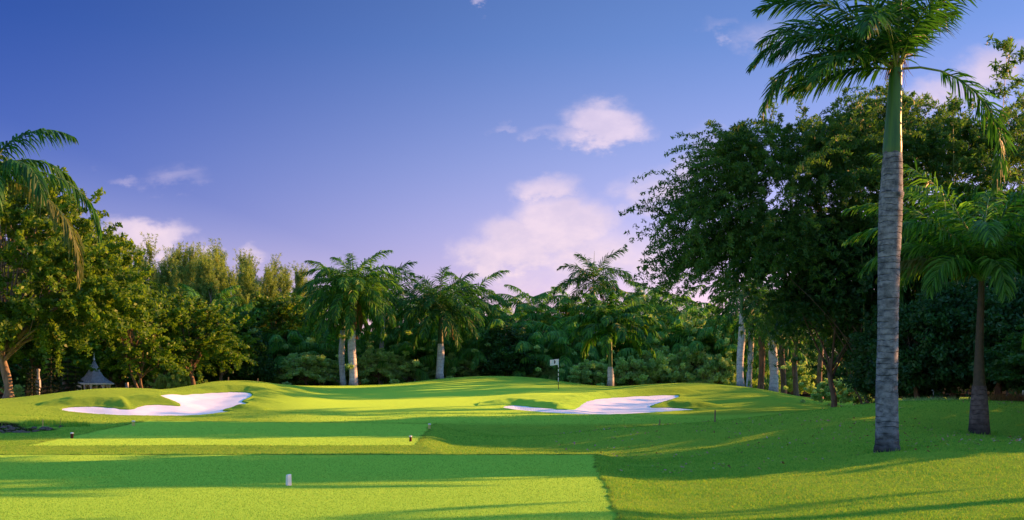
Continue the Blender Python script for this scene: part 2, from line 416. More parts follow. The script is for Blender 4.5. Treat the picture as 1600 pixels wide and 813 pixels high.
M['rachis'] = plain_mat('leaf stalk', (.10, .19, .04), (.16, .24, .05), .5)
M['stone'] = plain_mat('weathered stone', (.40, .43, .46), (.24, .27, .29), .8, 5., .2, .01)
M['white'] = plain_mat('white paint', (.82, .82, .82), (.74, .74, .72), .5)
M['maroon'] = plain_mat('dark red paint', (.06, .008, .006), (.09, .012, .008), .4)
M['yellow'] = plain_mat('yellow paint', (.62, .52, .14), (.52, .44, .14), .5)
M['black'] = plain_mat('black paint', (.015, .015, .015), (.02, .02, .02), .4)
M['wood'] = plain_mat('weathered wood', (.24, .19, .10), (.16, .12, .06), .8)
M['soil'] = plain_mat('dark soil', (.035, .022, .014), (.07, .045, .028), 1., 20., 0, .05)

# ------------------------------------------------------------------ mesh helpers
def thing(name, label, cat, loc, group=None, rz=0):
    o = bpy.data.objects.new(name, None); col.objects.link(o)
    o.empty_display_size = .3
    o.location = loc; o.rotation_euler = (0, 0, rz)
    tagit(o, label, cat, group); return o
def tagit(o, label, cat, group=None):
    o['label'] = label; o['category'] = cat
    if group: o['group'] = group
    return o
def quadmesh(name, V, Q, tone=None, mats=(), midx=None, smooth_=False, extra=None):
    me = bpy.data.meshes.new(name)
    V = np.asarray(V, np.float32); Q = np.asarray(Q, np.int32); k = Q.shape[1]
    me.vertices.add(len(V)); me.vertices.foreach_set('co', V.ravel())
    me.loops.add(Q.size); me.loops.foreach_set('vertex_index', Q.ravel())
    me.polygons.add(len(Q)); me.polygons.foreach_set('loop_start', np.arange(0, Q.size, k, dtype=np.int32))
    me.polygons.foreach_set('loop_total', np.full(len(Q), k, np.int32))
    if midx is not None: me.polygons.foreach_set('material_index', np.asarray(midx, np.int32))
    me.polygons.foreach_set('use_smooth', np.full(len(Q), bool(smooth_)))
    me.update(calc_edges=True)
    if tone is not None:
        a = me.attributes.new('tone', 'FLOAT', 'FACE'); a.data.foreach_set('value', np.asarray(tone, np.float32))
    for kk, vv in (extra or {}).items():
        a = me.attributes.new(kk, 'FLOAT', 'POINT'); a.data.foreach_set('value', np.asarray(vv, np.float32))
    for m in mats: me.materials.append(m)
    return me
def link(name, me, parent=None, loc=(0, 0, 0), rot=(0, 0, 0), scale=1.):
    o = bpy.data.objects.new(name, me); col.objects.link(o)
    o.location = loc; o.rotation_euler = rot
    o.scale = (scale,) * 3 if not hasattr(scale, '__len__') else scale
    if parent: o.parent = parent
    return o
def unit(a): return a / np.maximum(np.linalg.norm(a, axis=-1, keepdims=True), 1e-9)
def tube(P, r, n=10, cap=True):
    P = np.asarray(P, float); r = np.asarray(r, float); K = len(P)
    T = np.gradient(P, axis=0); T = unit(T)
    ref = np.array([1., 0, 0]) if abs(T[0][2]) > .7 else np.array([0, 0, 1.])
    A = unit(np.cross(T, ref)); B = np.cross(T, A)
    a = np.linspace(0, 2 * np.pi, n, endpoint=False)
    V = P[:, None] + r[:, None, None] * (np.cos(a)[None, :, None] * A[:, None] + np.sin(a)[None, :, None] * B[:, None])
    V = V.reshape(-1, 3)
    i = np.arange(K - 1)[:, None] * n; j = np.arange(n)[None]; j2 = (j + 1) % n
    Q = np.stack([i + j, i + j2, i + n + j2, i + n + j], -1).reshape(-1, 4)
    return V, Q
class Acc:
    def __init__(s): s.V = []; s.Q = []; s.T = []; s.M = []; s.n = 0
    def add(s, V, Q, tone=.5, mi=0):
        s.V.append(V); s.Q.append(np.asarray(Q) + s.n); s.n += len(V)
        s.T.append(np.broadcast_to(np.asarray(tone, float), (len(Q),)).copy()); s.M.append(np.full(len(Q), mi))
    def mesh(s, name, mats, smooth_=False):
        return quadmesh(name, np.vstack(s.V), np.vstack(s.Q), np.concatenate(s.T), mats, np.concatenate(s.M), smooth_)
def box(cx, cy, cz, sx, sy, sz, rz=0., taper=1.):
    v = np.array([[x, y, z] for z in (-.5, .5) for x, y in ((-.5, -.5), (.5, -.5), (.5, .5), (-.5, .5))], float)
    v[4:, :2] *= taper
    v *= (sx, sy, sz)
    cs, sn = math.cos(rz), math.sin(rz)
    v[:, :2] = v[:, :2] @ np.array([[cs, sn], [-sn, cs]])
    q = [[3, 2, 1, 0], [4, 5, 6, 7], [0, 1, 5, 4], [1, 2, 6, 5], [2, 3, 7, 6], [3, 0, 4, 7]]
    return v + (cx, cy, cz), q
def lathe(prof, n=24, cx=0, cy=0):
    """prof: list of (radius, z) from the bottom up"""
    a = np.linspace(0, 2 * np.pi, n, endpoint=False); V = []
    for r, z in prof: V.append(np.stack([cx + r * np.cos(a), cy + r * np.sin(a), np.full(n, z)], -1))
    V = np.vstack(V); K = len(prof)
    i = np.arange(K - 1)[:, None] * n; j = np.arange(n)[None]; j2 = (j + 1) % n
    return V, np.stack([i + j, i + j2, i + n + j2, i + n + j], -1).reshape(-1, 4)
def finish(me, bevel=0.):
    return me

# ------------------------------------------------------------------ terrain mesh
def build_ground():
    us = np.concatenate([np.linspace(-6, -.62, 70)[:-1], np.linspace(-.62, -.47, 60)[:-1], np.linspace(-.47, .47, 900), np.linspace(.47, .62, 60)[1:], np.linspace(.62, 6, 70)[1:]])
    ys = [-25.]
    while ys[-1] < 900:
        Y = ys[-1]
        if Y < 8: d = .6
        elif Y < 28: d = .0045 * Y
        elif Y < 29.5: d = .07
        elif Y < 46: d = .006 * Y
        elif Y < 50.5: d = .12
        elif Y < 54: d = .25
        elif Y < 76: d = .085
        elif Y < 100: d = .30
        elif Y < 140: d = 1.2
        else: d = Y * .05
        ys.append(Y + d)
    ys = np.array(ys)
    sx = np.where(ys > 0, ys, 0) + 1.0 + np.where(ys < 6, (6 - ys) * .6, 0)
    X = us[None, :] * sx[:, None]; Yg = np.broadcast_to(ys[:, None], X.shape)
    Z = H(X.ravel(), Yg.ravel()).reshape(X.shape)
    V = np.stack([X, Yg, Z], -1).reshape(-1, 3)
    ny, nx = X.shape
    i = np.arange(ny - 1)[:, None] * nx; j = np.arange(nx - 1)[None]
    Q = np.stack([i + j, i + j + 1, i + nx + j + 1, i + nx + j], -1).reshape(-1, 4)
    zn = zone(X, Yg).ravel()
    xx = X.ravel(); yv = Yg.ravel()
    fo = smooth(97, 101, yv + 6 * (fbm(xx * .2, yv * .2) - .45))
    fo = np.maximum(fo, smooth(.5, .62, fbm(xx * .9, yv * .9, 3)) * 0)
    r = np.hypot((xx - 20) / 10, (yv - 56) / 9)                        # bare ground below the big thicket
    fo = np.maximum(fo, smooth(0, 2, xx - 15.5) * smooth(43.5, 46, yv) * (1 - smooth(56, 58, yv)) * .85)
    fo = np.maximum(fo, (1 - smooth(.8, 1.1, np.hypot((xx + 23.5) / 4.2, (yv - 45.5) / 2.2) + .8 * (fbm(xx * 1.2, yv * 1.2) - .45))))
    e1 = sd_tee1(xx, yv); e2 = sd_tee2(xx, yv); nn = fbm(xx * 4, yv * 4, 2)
    fo = np.maximum(fo, .8 * np.exp(-((e1 + .05) / .055) ** 2) * smooth(.28, .5, nn)); fo = np.maximum(fo, .65 * np.exp(-((e2 + .06) / .10) ** 2) * smooth(.25, .5, nn) * (yv > 30))  # ragged dark line along the tee edges: groove shade painted into the ground colour
    me = quadmesh('ground', V, Q, None, [M['grass']], None, True, {'zone': zn, 'soil_and_shade': fo})
    o = link('ground', me); o['kind'] = 'structure'
    print('ground verts', len(V))
build_ground()
def build_sand(name, P, step=.12):
    x0, y0 = P.min(0) - .4; x1, y1 = P.max(0) + .4
    xs = np.arange(x0, x1, step); ys = np.arange(y0, y1, step)
    X, Yg = np.meshgrid(xs, ys)
    s = sd_poly(P, X, Yg); bz = H(X.ravel(), Yg.ravel(), False).reshape(X.shape)
    Z = bz - .045 - .14 * smooth(0, 1.6, s) + .05 * (fbm(X * 1.1, Yg * 1.1, 3) - .4)
    ny, nx = X.shape
    i = np.arange(ny - 1)[:, None] * nx; j = np.arange(nx - 1)[None]
    Q = np.stack([i + j, i + j + 1, i + nx + j + 1, i + nx + j], -1).reshape(-1, 4)
    keep = (s.ravel()[Q] > -.3).any(1); Q = Q[keep]
    used = np.unique(Q); mp = np.full(X.size, -1); mp[used] = np.arange(len(used))
    V = np.stack([X, Yg, Z], -1).reshape(-1, 3)[used]
    o = link(name, quadmesh(name, V, mp[Q], None, [M['sand']], None, True)); o['kind'] = 'structure'
build_sand('sand_bunker', PL); build_sand('sand_bunker', PR)

# ------------------------------------------------------------------ palms
def frond_mesh(name, L, a0, a1, nl, ll, lw, plume, droop, seed, mat, p=1.2, bare=.12, fold=.0, stalk=.035):
    """one feather leaf in the local xz plane: a0, a1 elevation of the stalk at base and tip (degrees)"""
    g = np.random.RandomState(seed); K = 28
    t = np.linspace(0, 1, K); ang = R(1) * (a0 + (a1 - a0) * t ** p)
    side = .05 * L * np.cumsum(g.randn(K) * .12) / K ** .5
    ds = L / (K - 1)
    P = np.zeros((K, 3)); P[1:, 0] = np.cumsum(np.cos(ang[1:]) * ds); P[1:, 2] = np.cumsum(np.sin(ang[1:]) * ds); P[:, 1] = side * t
    acc = Acc()
    V, Q = tube(P[::3] if K % 3 == 1 else P, np.linspace(stalk, stalk * .12, len(P[::3])), 5)
    acc.add(V, Q, .5, 1)
    n = nl * 2
    ti = bare + (1 - bare) * (np.repeat(np.arange(nl), 2) + g.rand(n) * .9) / nl
    sd_ = np.tile([1., -1.], nl)
    pos = np.stack([np.interp(ti, t, P[:, k]) for k in range(3)], -1)
    an = np.interp(ti, t, ang)
    T = np.stack([np.cos(an), 0 * an, np.sin(an)], -1); N = np.stack([-np.sin(an), 0 * an, np.cos(an)], -1)
    S = np.array([0, 1., 0])[None] * sd_[:, None]
    s_ = (ti - bare) / (1 - bare)
    ln = ll * (.45 + .55 * np.sin(np.pi * np.clip(s_ * .8 + .12, 0, 1))) * (1 - .45 * np.clip((s_ - .75) / .25, 0, 1)) * (.85 + .3 * g.rand(n))
    phi = R(1) * (28 + 34 * s_ + g.randn(n) * 6)
    el = (g.rand(n) * 2 - 1) * plume + fold
    d = unit(S * (np.cos(phi) * np.cos(el))[:, None] + T * np.sin(phi)[:, None] + N * (np.cos(phi) * np.sin(el))[:, None])
    gz_ = np.array([0, 0, -1.])
    d1 = unit(d + gz_ * (droop * .35 * (.7 + .6 * g.rand(n)))[:, None]); d2 = unit(d1 + gz_ * (droop * (.7 + .6 * g.rand(n)))[:, None])
    d3 = unit(d2 + gz_ * (droop * .8 * (.6 + .8 * g.rand(n)))[:, None])
    wv = unit(T + N * (g.randn(n) * .5)[:, None] - d * np.sum(T * d, -1, keepdims=True))
    p1 = pos + d1 * (ln * .34)[:, None]; p2 = p1 + d2 * (ln * .34)[:, None]; p3 = p2 + d3 * (ln * .32)[:, None]
    w = lw * .5
    Vs = np.stack([pos - wv * w * .5, pos + wv * w * .5, p1 - wv * w, p1 + wv * w, p2 - wv * w * .8, p2 + wv * w * .8, p3 - wv * w * .12, p3 + wv * w * .12], 1)
    b = np.arange(n)[:, None] * 8
    Q = np.concatenate([b + np.array([[0, 1, 3, 2]]), b + np.array([[2, 3, 5, 4]]), b + np.array([[4, 5, 7, 6]])], 1).reshape(-1, 4)
    acc.add(Vs.reshape(-1, 3), Q, np.repeat(g.rand(n), 3), 0)
    return acc.mesh(name, [M[mat], M['rachis']])
_fr = {}
def frond(kind, i):
    k = (kind, i)
    if k in _fr: return _fr[k]
    a0, a1 = [(84, 5), (68, -32), (48, -52), (28, -66), (5, -80), (-24, -88)][i]
    if kind == 'royal': me = frond_mesh('frond', 4.1, a0, a1, 66, .82, .064, .95, .35, 10 + i, 'royal', 1.15)
    elif kind == 'lush': me = frond_mesh('frond', 3.9, a0, a1, 66, .82, .064, .75, .45, 20 + i, 'palm', 1.1)
    elif kind == 'curl': me = frond_mesh('frond', 3.3, a0, a1, 72, .62, .090, .6, .6, 30 + i, 'palm', 1.4)
    elif kind == 'coco': me = frond_mesh('frond', 4.8, a0 * .95, a1 * .75, 62, 1.0, .080, .2, .8, 40 + i, 'coco', 1.5, .18)
    elif kind == 'old': me = frond_mesh('frond', 2.9, a0, a1, 40, .6, .07, .5, 1.4, 50 + i, 'oldleaf', 1.0)
    _fr[k] = me; return me
def crown_of(root, kind, top, n, seed, scale=1., lo=0, hi=5, old=1, az0=None, bias=None):
    g = random.Random(seed)
    for k in range(n):
        f = k / (n - 1)
        i = int(round(lo + (hi - lo) * f ** .9)); i = max(0, min(5, i))
        az = (az0 or 0) + k * 2.39996 + g.uniform(-.25, .25)
        link('frond', frond(kind, i), root, (top[0] + .08 * math.cos(az), top[1] + .08 * math.sin(az), top[2] - .10 * f), (g.uniform(-.15, .15), 0, az), scale * g.uniform(.86, 1.08))
    for k in range(old):
        az = g.uniform(0, 6.28)
        link('frond', frond('old', 5), root, (top[0], top[1], top[2] - .25), (0, R(g.uniform(0, 15)), az), scale * g.uniform(.7, .95))['label'] = 'brown dried hanging frond'
def palm(name, label, cat, x, y, h, r0, kind='royal', n=16, seed=0, shaft=1.6, scale=1., trunk='rgreyfar', lean=(0, 0), lo=0, hi=5, old=1, group=None, shaftmat='shaft', z=None, az0=None, spear=True):
    """h: height of the trunk's top ring, the crownshaft above it"""
    z0 = gz(x, y) - .05 if z is None else z
    root = thing(name, label, cat, (x, y, z0), group)
    g = random.Random(seed)
    K = 18; t = np.linspace(0, 1, K)
    ax = lean[0] * t ** 1.5 * h + .015 * h * np.sin(t * 5 + seed); ay = lean[1] * t ** 1.5 * h
    P = np.stack([ax, ay, t * h], -1)
    flare = 1 + .35 * np.exp(-t * h / .35)
    r = r0 * flare * (1 - .12 * t + .10 * np.exp(-((t - .62) / .22) ** 2) - .12 * smooth(.85, 1, t))
    V, Q = tube(P, r, 14)
    link('trunk', quadmesh('trunk', V, Q, None, [M[trunk]], None, True), root)
    top = P[-1].copy()
    if shaft:
        tt = np.linspace(0, 1, 8)
        S = top + np.stack([lean[0] * tt * shaft, lean[1] * tt * shaft, tt * shaft - .02], -1)
        V, Q = tube(S, r0 * (.80 - .28 * tt ** .8) * np.where(tt < .08, 1.06, 1), 12)
        link('crownshaft', quadmesh('crownshaft', V, Q, None, [M[shaftmat]], None, True), root)
        top = S[-1]
    if spear:
        V, Q = tube([top, top + (0, 0, 1.4 * scale), top + (.06, 0, 2.6 * scale)], [.05, .035, .01], 6)
        link('spear_leaf', quadmesh('spear_leaf', V, Q, None, [M['rachis']]), root)
    crown_of(root, kind, top, n, seed, scale, lo, hi, old, az0)
    return root

# ------------------------------------------------------------------ leafy trees
def leaves(C, spread, per, size, aspect, g, tone=None, hang=.2, up=.0):
    """C cluster centres (n,3) -> verts, quads, tones"""
    n = len(C); N = n * per
    cc = np.repeat(C, per, 0)
    o = g.randn(N, 3); o *= (np.abs(g.rand(N)) ** .33 / np.maximum(np.linalg.norm(o, axis=1), 1e-6))[:, None]
    p = cc + o * np.asarray(spread)
    a = unit(g.randn(N, 3) + np.array([0, 0, -hang + up])); b = unit(np.cross(a, g.randn(N, 3)))
    s = size * (.6 + .8 * g.rand(N))[:, None]
    Vs = np.stack([p - a * s * .5, p + b * s * .5 * aspect, p + a * s * .5, p - b * s * .5 * aspect], 1).reshape(-1, 3)
    Q = np.arange(N * 4).reshape(-1, 4)
    tn = (tone if tone is not None else np.repeat(g.rand(n), per)) * .6 + g.rand(N) * .4
    return Vs, Q, tn
def lobes_pts(lobes, g, shell=.55):
    out = []
    for (x, y, z, rx, ry, rz, n) in lobes:
        d = unit(g.randn(n, 3)); d[:, 2] = np.where(d[:, 2] < -.45, -d[:, 2], d[:, 2])
        rr = shell + (1 - shell) * g.rand(n) ** .6
        rr *= 1 + .16 * g.randn(n)
        out.append(np.array([x, y, z]) + d * rr[:, None] * np.array([rx, ry, rz]))
    return np.vstack(out)
def tree_meshes(seed, h, fork, r0, lobes, per, size, aspect, spread, leafmat, barkmat, limbs=12, lean=(0, 0), hang=.2, up=0., shell=.55, stems=1, sprays=0, twig=None):
    g = np.random.RandomState(seed)
    C = lobes_pts(lobes, g, shell)
    if sprays:
        k = g.randint(0, len(C), sprays); ctr = C.mean(0)
        ex = C[k] + unit(C[k] - ctr) * (g.rand(sprays) * 1.1 + .2)[:, None]
        C = np.vstack([C, ex])
    if twig:
        tl, tn_, tb, tg, tper, tsp = twig          # length, points, bias of the direction, sag, leaves per point, spread
        ctr = np.array([np.average([l[q] for l in lobes], weights=[l[6] for l in lobes]) for q in range(3)])
        d0 = unit(unit(C - ctr) * .7 + g.randn(len(C), 3) * .45 + np.array(tb))
        L = tl * (.6 + .8 * g.rand(len(C)))
        ff = np.linspace(0, 1, tn_)
        TP = C[:, None] + d0[:, None] * (L[:, None] * ff[None])[..., None] - np.array([0, 0, 1.])[None, None] * (tg * L[:, None] * ff[None] ** 2)[..., None]
        V, Q, T = leaves(TP.reshape(-1, 3), tsp, tper, size, aspect, g, np.repeat(g.rand(len(C)), tn_ * tper), hang, up)
    else:
        V, Q, T = leaves(C, spread, per, size, aspect, g, None, hang, up)
    crown = quadmesh('crown', V, Q, T, [M[leafmat]])
    acc = Acc()
    for s in range(stems):
        off = np.array([0, 0, 0]) if stems == 1 else np.array([g.uniform(-.35, .35), g.uniform(-.3, .3), 0])
        spl = off * 2.2
        t = np.linspace(0, 1, 9)
        P = np.stack([off[0] + (lean[0] * fork + spl[0]) * t ** 1.3 + .04 * fork * np.sin(t * 6 + s), off[1] + lean[1] * fork * t + spl[1] * t, t * fork], -1)
        r = r0 * (1 - .35 * t) * (1 + .5 * np.exp(-t * fork / .3)) / (stems ** .5)
        Vt, Qt = tube(P, r, 9); acc.add(Vt, Qt)
        for k in range(limbs):
            e = C[g.randint(len(C))]; st = P[g.randint(5, 9)]
            mid = st + (e - st) * .5 + np.array([g.uniform(-.3, .3), g.uniform(-.3, .3), .12 * np.linalg.norm(e - st)])
            tt = np.linspace(0, 1, 8)[:, None]
            B = (1 - tt) ** 2 * st + 2 * tt * (1 - tt) * mid + tt ** 2 * e
            rb = r0 * .42 / (stems ** .5) * (1 - .85 * tt[:, 0])
            Vb, Qb = tube(B, rb, 6); acc.add(Vb, Qb)
            for q in range(2):
                e2 = C[g.randint(len(C))]; b0 = B[4 + q]
                if np.linalg.norm(e2 - b0) > h * .45: e2 = b0 + (e2 - b0) * .4
                Vb, Qb = tube(np.array([b0, (b0 + e2) / 2 + (0, 0, .2), e2]), [rb[4 + q] * .6, rb[4 + q] * .4, .01], 4); acc.add(Vb, Qb)
    trunk = acc.mesh('trunk', [M[barkmat]], True)
    return trunk, crown
def tree(name, label, cat, x, y, meshes, rz=0, s=1., group=None, z=None, sink=.1):
    z0 = gz(x, y) - sink if z is None else z
    root = thing(name, label, cat, (x, y, z0), group, rz)
    sc_ = (s,) * 3 if not hasattr(s, '__len__') else s
    link('trunk' if cat != 'bush' else 'stems', meshes[0], root, scale=sc_); link('crown' if cat != 'bush' else 'foliage', meshes[1], root, scale=sc_)
    return root

# ================================================================== placement
def X(px, Y): return (px - 800.0) / F * Y
def Zp(py, Y): return EYE + (HY - py) / F * Y

# ---------------------------------------------------------------- near royal palm
def big_palm():
    Y = 25.0; b = W(1386, 706, Y); b[2] = gz(b[0], Y) - .04
    root = thing('royal_palm', 'tall foreground royal palm with ringed grey trunk, the largest palm, on the right slope', 'palm tree', tuple(b))
    k = Y / F
    def pts(l): return np.array([W(px, py, Y) - b for px, py, w_ in l]), np.array([w_ * .5 * k for _, _, w_ in l])
    l = [(1386, 712, 44), (1386, 703, 41), (1386, 694, 37), (1386, 670, 35), (1385.5, 600, 33.5), (1387, 540, 32), (1388, 470, 32), (1389, 400, 34), (1391, 345, 36), (1392, 308, 35.5), (1393, 303, 37.5), (1393, 298, 34), (1394, 262, 31.5), (1395, 238, 28)]
    P, r = pts(l)
    tt = np.linspace(0, len(l) - 1, 110); i0 = np.arange(len(l))
    Pi = np.stack([np.interp(tt, i0, P[:, q]) for q in range(3)], -1); ri = np.interp(tt, i0, r)
    g = np.random.RandomState(3); ri = ri * (1 + .012 * g.randn(len(ri)))
    V, Q = tube(Pi, ri, 28)
    link('trunk', quadmesh('trunk', V, Q, None, [M['rgrey']], None, True), root)
    # sheath of the crownshaft: slightly fluted, a rim at its foot
    l = [(1395, 240, 28.5), (1395, 232, 29), (1395.5, 215, 27), (1396.5, 190, 24), (1398, 160, 22), (1399, 135, 20.5), (1400, 112, 19), (1400.5, 95, 15)]
    P, r = pts(l); tt = np.linspace(0, 7, 40)
    Pi = np.stack([np.interp(tt, range(8), P[:, q]) for q in range(3)], -1); ri = np.interp(tt, range(8), r)
    V, Q = tube(Pi, ri, 24)
    a = np.tile(np.arange(24), 40)
    V[:, :2] += (V[:, :2] - np.repeat(Pi, 24, 0)[:, :2]) * (.05 * np.cos(a * 2 * np.pi / 24 * 5))[:, None]
    link('crownshaft', quadmesh('crownshaft', V, Q, None, [M['shaft']], None, True), root)
    top = W(1400, 108, Y) - b
    FR = [  # azimuth, start, end, length, plume, droop, curve
        (176, 60, -52, 3.75, .55, .6, 1.0), (186, 38, -72, 3.75, .6, .7, 1.0), (212, 20, -50, 2.9, .5, .5, 1.1), (2, 14, -112, 4.3, .5, .9, 1.0),
        (12, 66, 22, 3.6, .6, .5, 1.2), (35, 60, 12, 2.9, .8, .8, 1.2), (168, 74, -20, 3.8, .8, .6, 1.1), (150, 66, -30, 3.7, .8, .7, 1.1),
        (195, 48, -45, 3.4, .7, .6, 1.0), (240, 52, -50, 3.6, .8, .8, 1.0), (285, 62, -20, 3.4, .8, .8, 1.1), (120, 48, -45, 3.9, .8, .7, 1.1),
        (80, 72, 5, 3.8, .8, .8, 1.1), (260, 80, 30, 3.6, .7, .6, 1.1), (60, 78, 35, 3.6, .7, .6, 1.1), (205, 78, 10, 3.7, .7, .6, 1.1), (160, 14, -30, 2.3, .7, .7, 1.1), (330, 74, 10, 3.0, .8, .8, 1.1)]
    for i, (az, a0, a1, L, pl, dr, p) in enumerate(FR):
        me = frond_mesh('frond', L, a0, a1, 105, .70, .044, pl * 1.25, dr * .45, 100 + i, 'royal', p, .22 if az == 2 else .10, 0, .032)
        link('frond', me, root, tuple(top + np.array([.09 * math.cos(R(az)), .09 * math.sin(R(az)), 0])), (0, 0, R(az)))
    V, Q = tube([top - (0, 0, .1), top + (.02, 0, 1.2), top + (.10, 0, 3.2)], [.10, .05, .012], 8)
    link('spear_leaf', quadmesh('spear_leaf', V, Q, None, [M['rachis']]), root)
    # torn fibres hanging below the leaf bases
    g = np.random.RandomState(8); acc = Acc()
    for k_ in range(46):
        az = g.uniform(0, 6.28); s = top + np.array([.12 * math.cos(az), .12 * math.sin(az), g.uniform(-.1, .35)])
        e = s + np.array([g.uniform(.05, .30) * math.cos(az), g.uniform(.05, .30) * math.sin(az), -g.uniform(.1, .45)])
        V, Q = tube([s, (s + e) / 2 + (0, 0, .08), e], [.008, .006, .003], 3); acc.add(V, Q, g.rand(), 0)
    link('leaf_fibres', acc.mesh('leaf_fibres', [M['oldleaf']]), root)
big_palm()

def small_palm():
    Y = 32.0; b = W(1530, 681, Y); b[2] = gz(b[0], Y) - .05
    root = thing('royal_palm', 'young royal palm with short bottle shaped trunk in front of the dark shrubs', 'palm tree', tuple(b))
    k = Y / F
    l = [(1530, 684, 36), (1530, 676, 33), (1530, 660, 30), (1530, 635, 27), (1530, 603, 21)]
    P = np.array([W(a, c_, Y) - b for a, c_, _ in l]); r = np.array([w_ * .5 * k for *_, w_ in l])
    V, Q = tube(P, r, 20); link('trunk', quadmesh('trunk', V, Q, None, [M['ringbrown']], None, True), root)
    l = [(1530, 606, 20), (1530, 590, 17), (1530, 550, 13), (1532, 490, 11), (1534, 440, 9)]
    P = np.array([W(a, c_, Y) - b for a, c_, _ in l]); r = np.array([w_ * .5 * k for *_, w_ in l])
    V, Q = tube(P, r, 16); link('crownshaft', quadmesh('crownshaft', V, Q, None, [M['shaftbrown']], None, True), root)
    top = P[-1]
    FR = [(182, 44, -40, 3.3), (168, 74, -15, 4.9), (200, 70, -35, 4.4), (150, 68, -30, 4.7), (0, 66, -45, 4.4), (20, 76, -20, 4.9), (-25, 64, -45, 4.4), (90, 74, -20, 4.8), (188, 84, 10, 5.3), (172, 60, -50, 4.0), (215, 78, -10, 4.7),
          (250, 70, -45, 4.2), (280, 80, -10, 4.6), (120, 80, 5, 4.9), (60, 82, 5, 4.9), (218, 50, -70, 3.3), (320, 62, -55, 3.9), (345, 80, 0, 4.9), (5, 50, -70, 3.7), (140, 48, -60, 3.5), (300, 74, -30, 4.5), (262, 50, -80, 3.0)]
    for i, (az, a0, a1, L) in enumerate(FR):
        me = frond_mesh('frond', L, a0, a1, 92, .80, .055, .7, .5, 200 + i, 'olive' if i == 0 else 'palm', 1.1, .10, 0, .03)  # first frond yellower: sunlight shining through the leaf is put into its colour
        link('frond', me, root, tuple(top), (0, 0, R(az)))
small_palm()
ring_palm_later = [(1470, 52, 372, 'royal palm with bright upright fronds rising between the foreground trunk and the young palm'), (1606, 51, 352, 'royal palm whose dark crown hangs in at the right edge above the shrubs')]

def edge_palm():
    Y = 25.0; b = W(-62, 700, Y); b[2] = gz(b[0], Y) - .05
    root = thing('palm_tree', 'palm reaching in at the left edge of the picture with curled drooping fronds', 'palm tree', tuple(b))
    top = W(-24, 282, Y) - b
    t = np.linspace(0, 1, 14); P = np.stack([top[0] * t, 0 * t, top[2] * t], -1)
    V, Q = tube(P, .22 - .08 * t + .12 * np.exp(-t * 18), 14); link('trunk', quadmesh('trunk', V, Q, None, [M['rgrey']], None, True), root)
    FR = [(0, 74, -28, 2.6, .62, .8, 'royal'), (8, 28, -88, 3.4, .62, .8, 'royal'), (-12, 2, -98, 3.9, .6, 1.0, 'olive'), (-30, 40, -80, 2.6, .6, .9, 'royal'), (30, 55, -70, 2.5, .6, .9, 'royal'), (-60, 20, -90, 2.7, .6, .9, 'royal'),
          (180, 60, -50, 3, .6, .8, 'royal'), (150, 40, -70, 3, .6, .8, 'royal'), (210, 30, -80, 3, .6, .8, 'royal'), (240, 60, -50, 3, .6, .8, 'royal'), (90, 50, -60, 3, .6, .8, 'royal'), (120, 70, -40, 3, .6, .8, 'royal'), (270, 75, -20, 2.6, .6, .8, 'royal')]
    for i, (az, a0, a1, L, ll, dr, mt) in enumerate(FR):
        me = frond_mesh('frond', L, a0, a1, 75, ll, .045, .5, dr, 300 + i, mt, 1.2)
        o = link('frond', me, root, tuple(top), (0, 0, R(az)))
edge_palm()

# ---------------------------------------------------------------- palms behind the green
def far_palm(px, Y, ytop, label, kind='coco', scale=1.1, n=15, seed=0, shaft=0, r0=.16, group=None, **kw):
    x = X(px, Y); z0 = gz(x, Y)
    top = Zp(ytop, Y) - z0 + (1.7 if kind == 'coco' else .6)
    h = max(1.2, top - shaft - {'coco': 4.0, 'royal': 3.3, 'lush': 3.0, 'curl': 2.7}[kind] * scale)
    return palm('royal_palm' if kind != 'coco' else 'coconut_palm', label, 'palm tree', x, Y, h, r0, kind, n, seed, shaft, scale, group=group, **kw)
def ring_palm(px, Y, ybase, yring, yshaft, label, kind, scale, n, seed, w_px, **kw):
    x = X(px, Y); z0 = gz(x, Y) - .05
    h = Zp(yring, Y) - z0; sh = (yring - yshaft) / F * Y
    return palm('royal_palm', label, 'palm tree', x, Y, h, w_px * .5 * Y / F, kind, n, seed, sh, scale, **kw)
for i, (px, Yq, yc, lab) in enumerate(ring_palm_later):
    z0 = gz(X(px, Yq), Yq); palm('royal_palm', lab, 'palm tree', X(px, Yq), Yq, Zp(yc, Yq) - z0 - 1.5, .17, 'lush', 26, 300 + i, 1.5, 1.25, trunk='rgrey', shaftmat='stemdark', old=0)
ring_palm(551, 92, 603, 514, 455, 'royal palm with thick pale trunk, front palm of the pair behind the green', 'lush', 1.28, 38, 1, 12.5, shaftmat='stemdark', old=2)
ring_palm(535, 96, 600, 516, 462, 'royal palm with slimmer pale trunk, rear palm of the pair', 'lush', 1.2, 28, 2, 9, shaftmat='stemdark', old=2, az0=1)
far_palm(597, 101, 404, 'tall palm whose crown rises just right of the trunk pair behind the green', 'royal', 1.2, 24, 3, 1.8, .2)
ring_palm(688, 95, 591, 537, 484, 'single royal palm with grey trunk and dark crownshaft on the crest behind the green', 'royal', 1.22, 34, 4, 11.5, shaftmat='stemdark', old=1)
far_palm(738, 104, 424, 'palm with light drooping fronds close behind the single royal palm', 'lush', 1.25, 20, 5, 1.5, .2)
ring_palm(954, 87, 604, 573, 516, 'short palm with down curled yellow green fronds right of the flag', 'curl', 1.35, 30, 6, 9.5, old=0, hi=4)
far_palm(929, 106, 388, 'tallest palm behind the green with windswept top, left of the big right thicket', 'royal', 1.15, 20, 7, 1.8, .2)
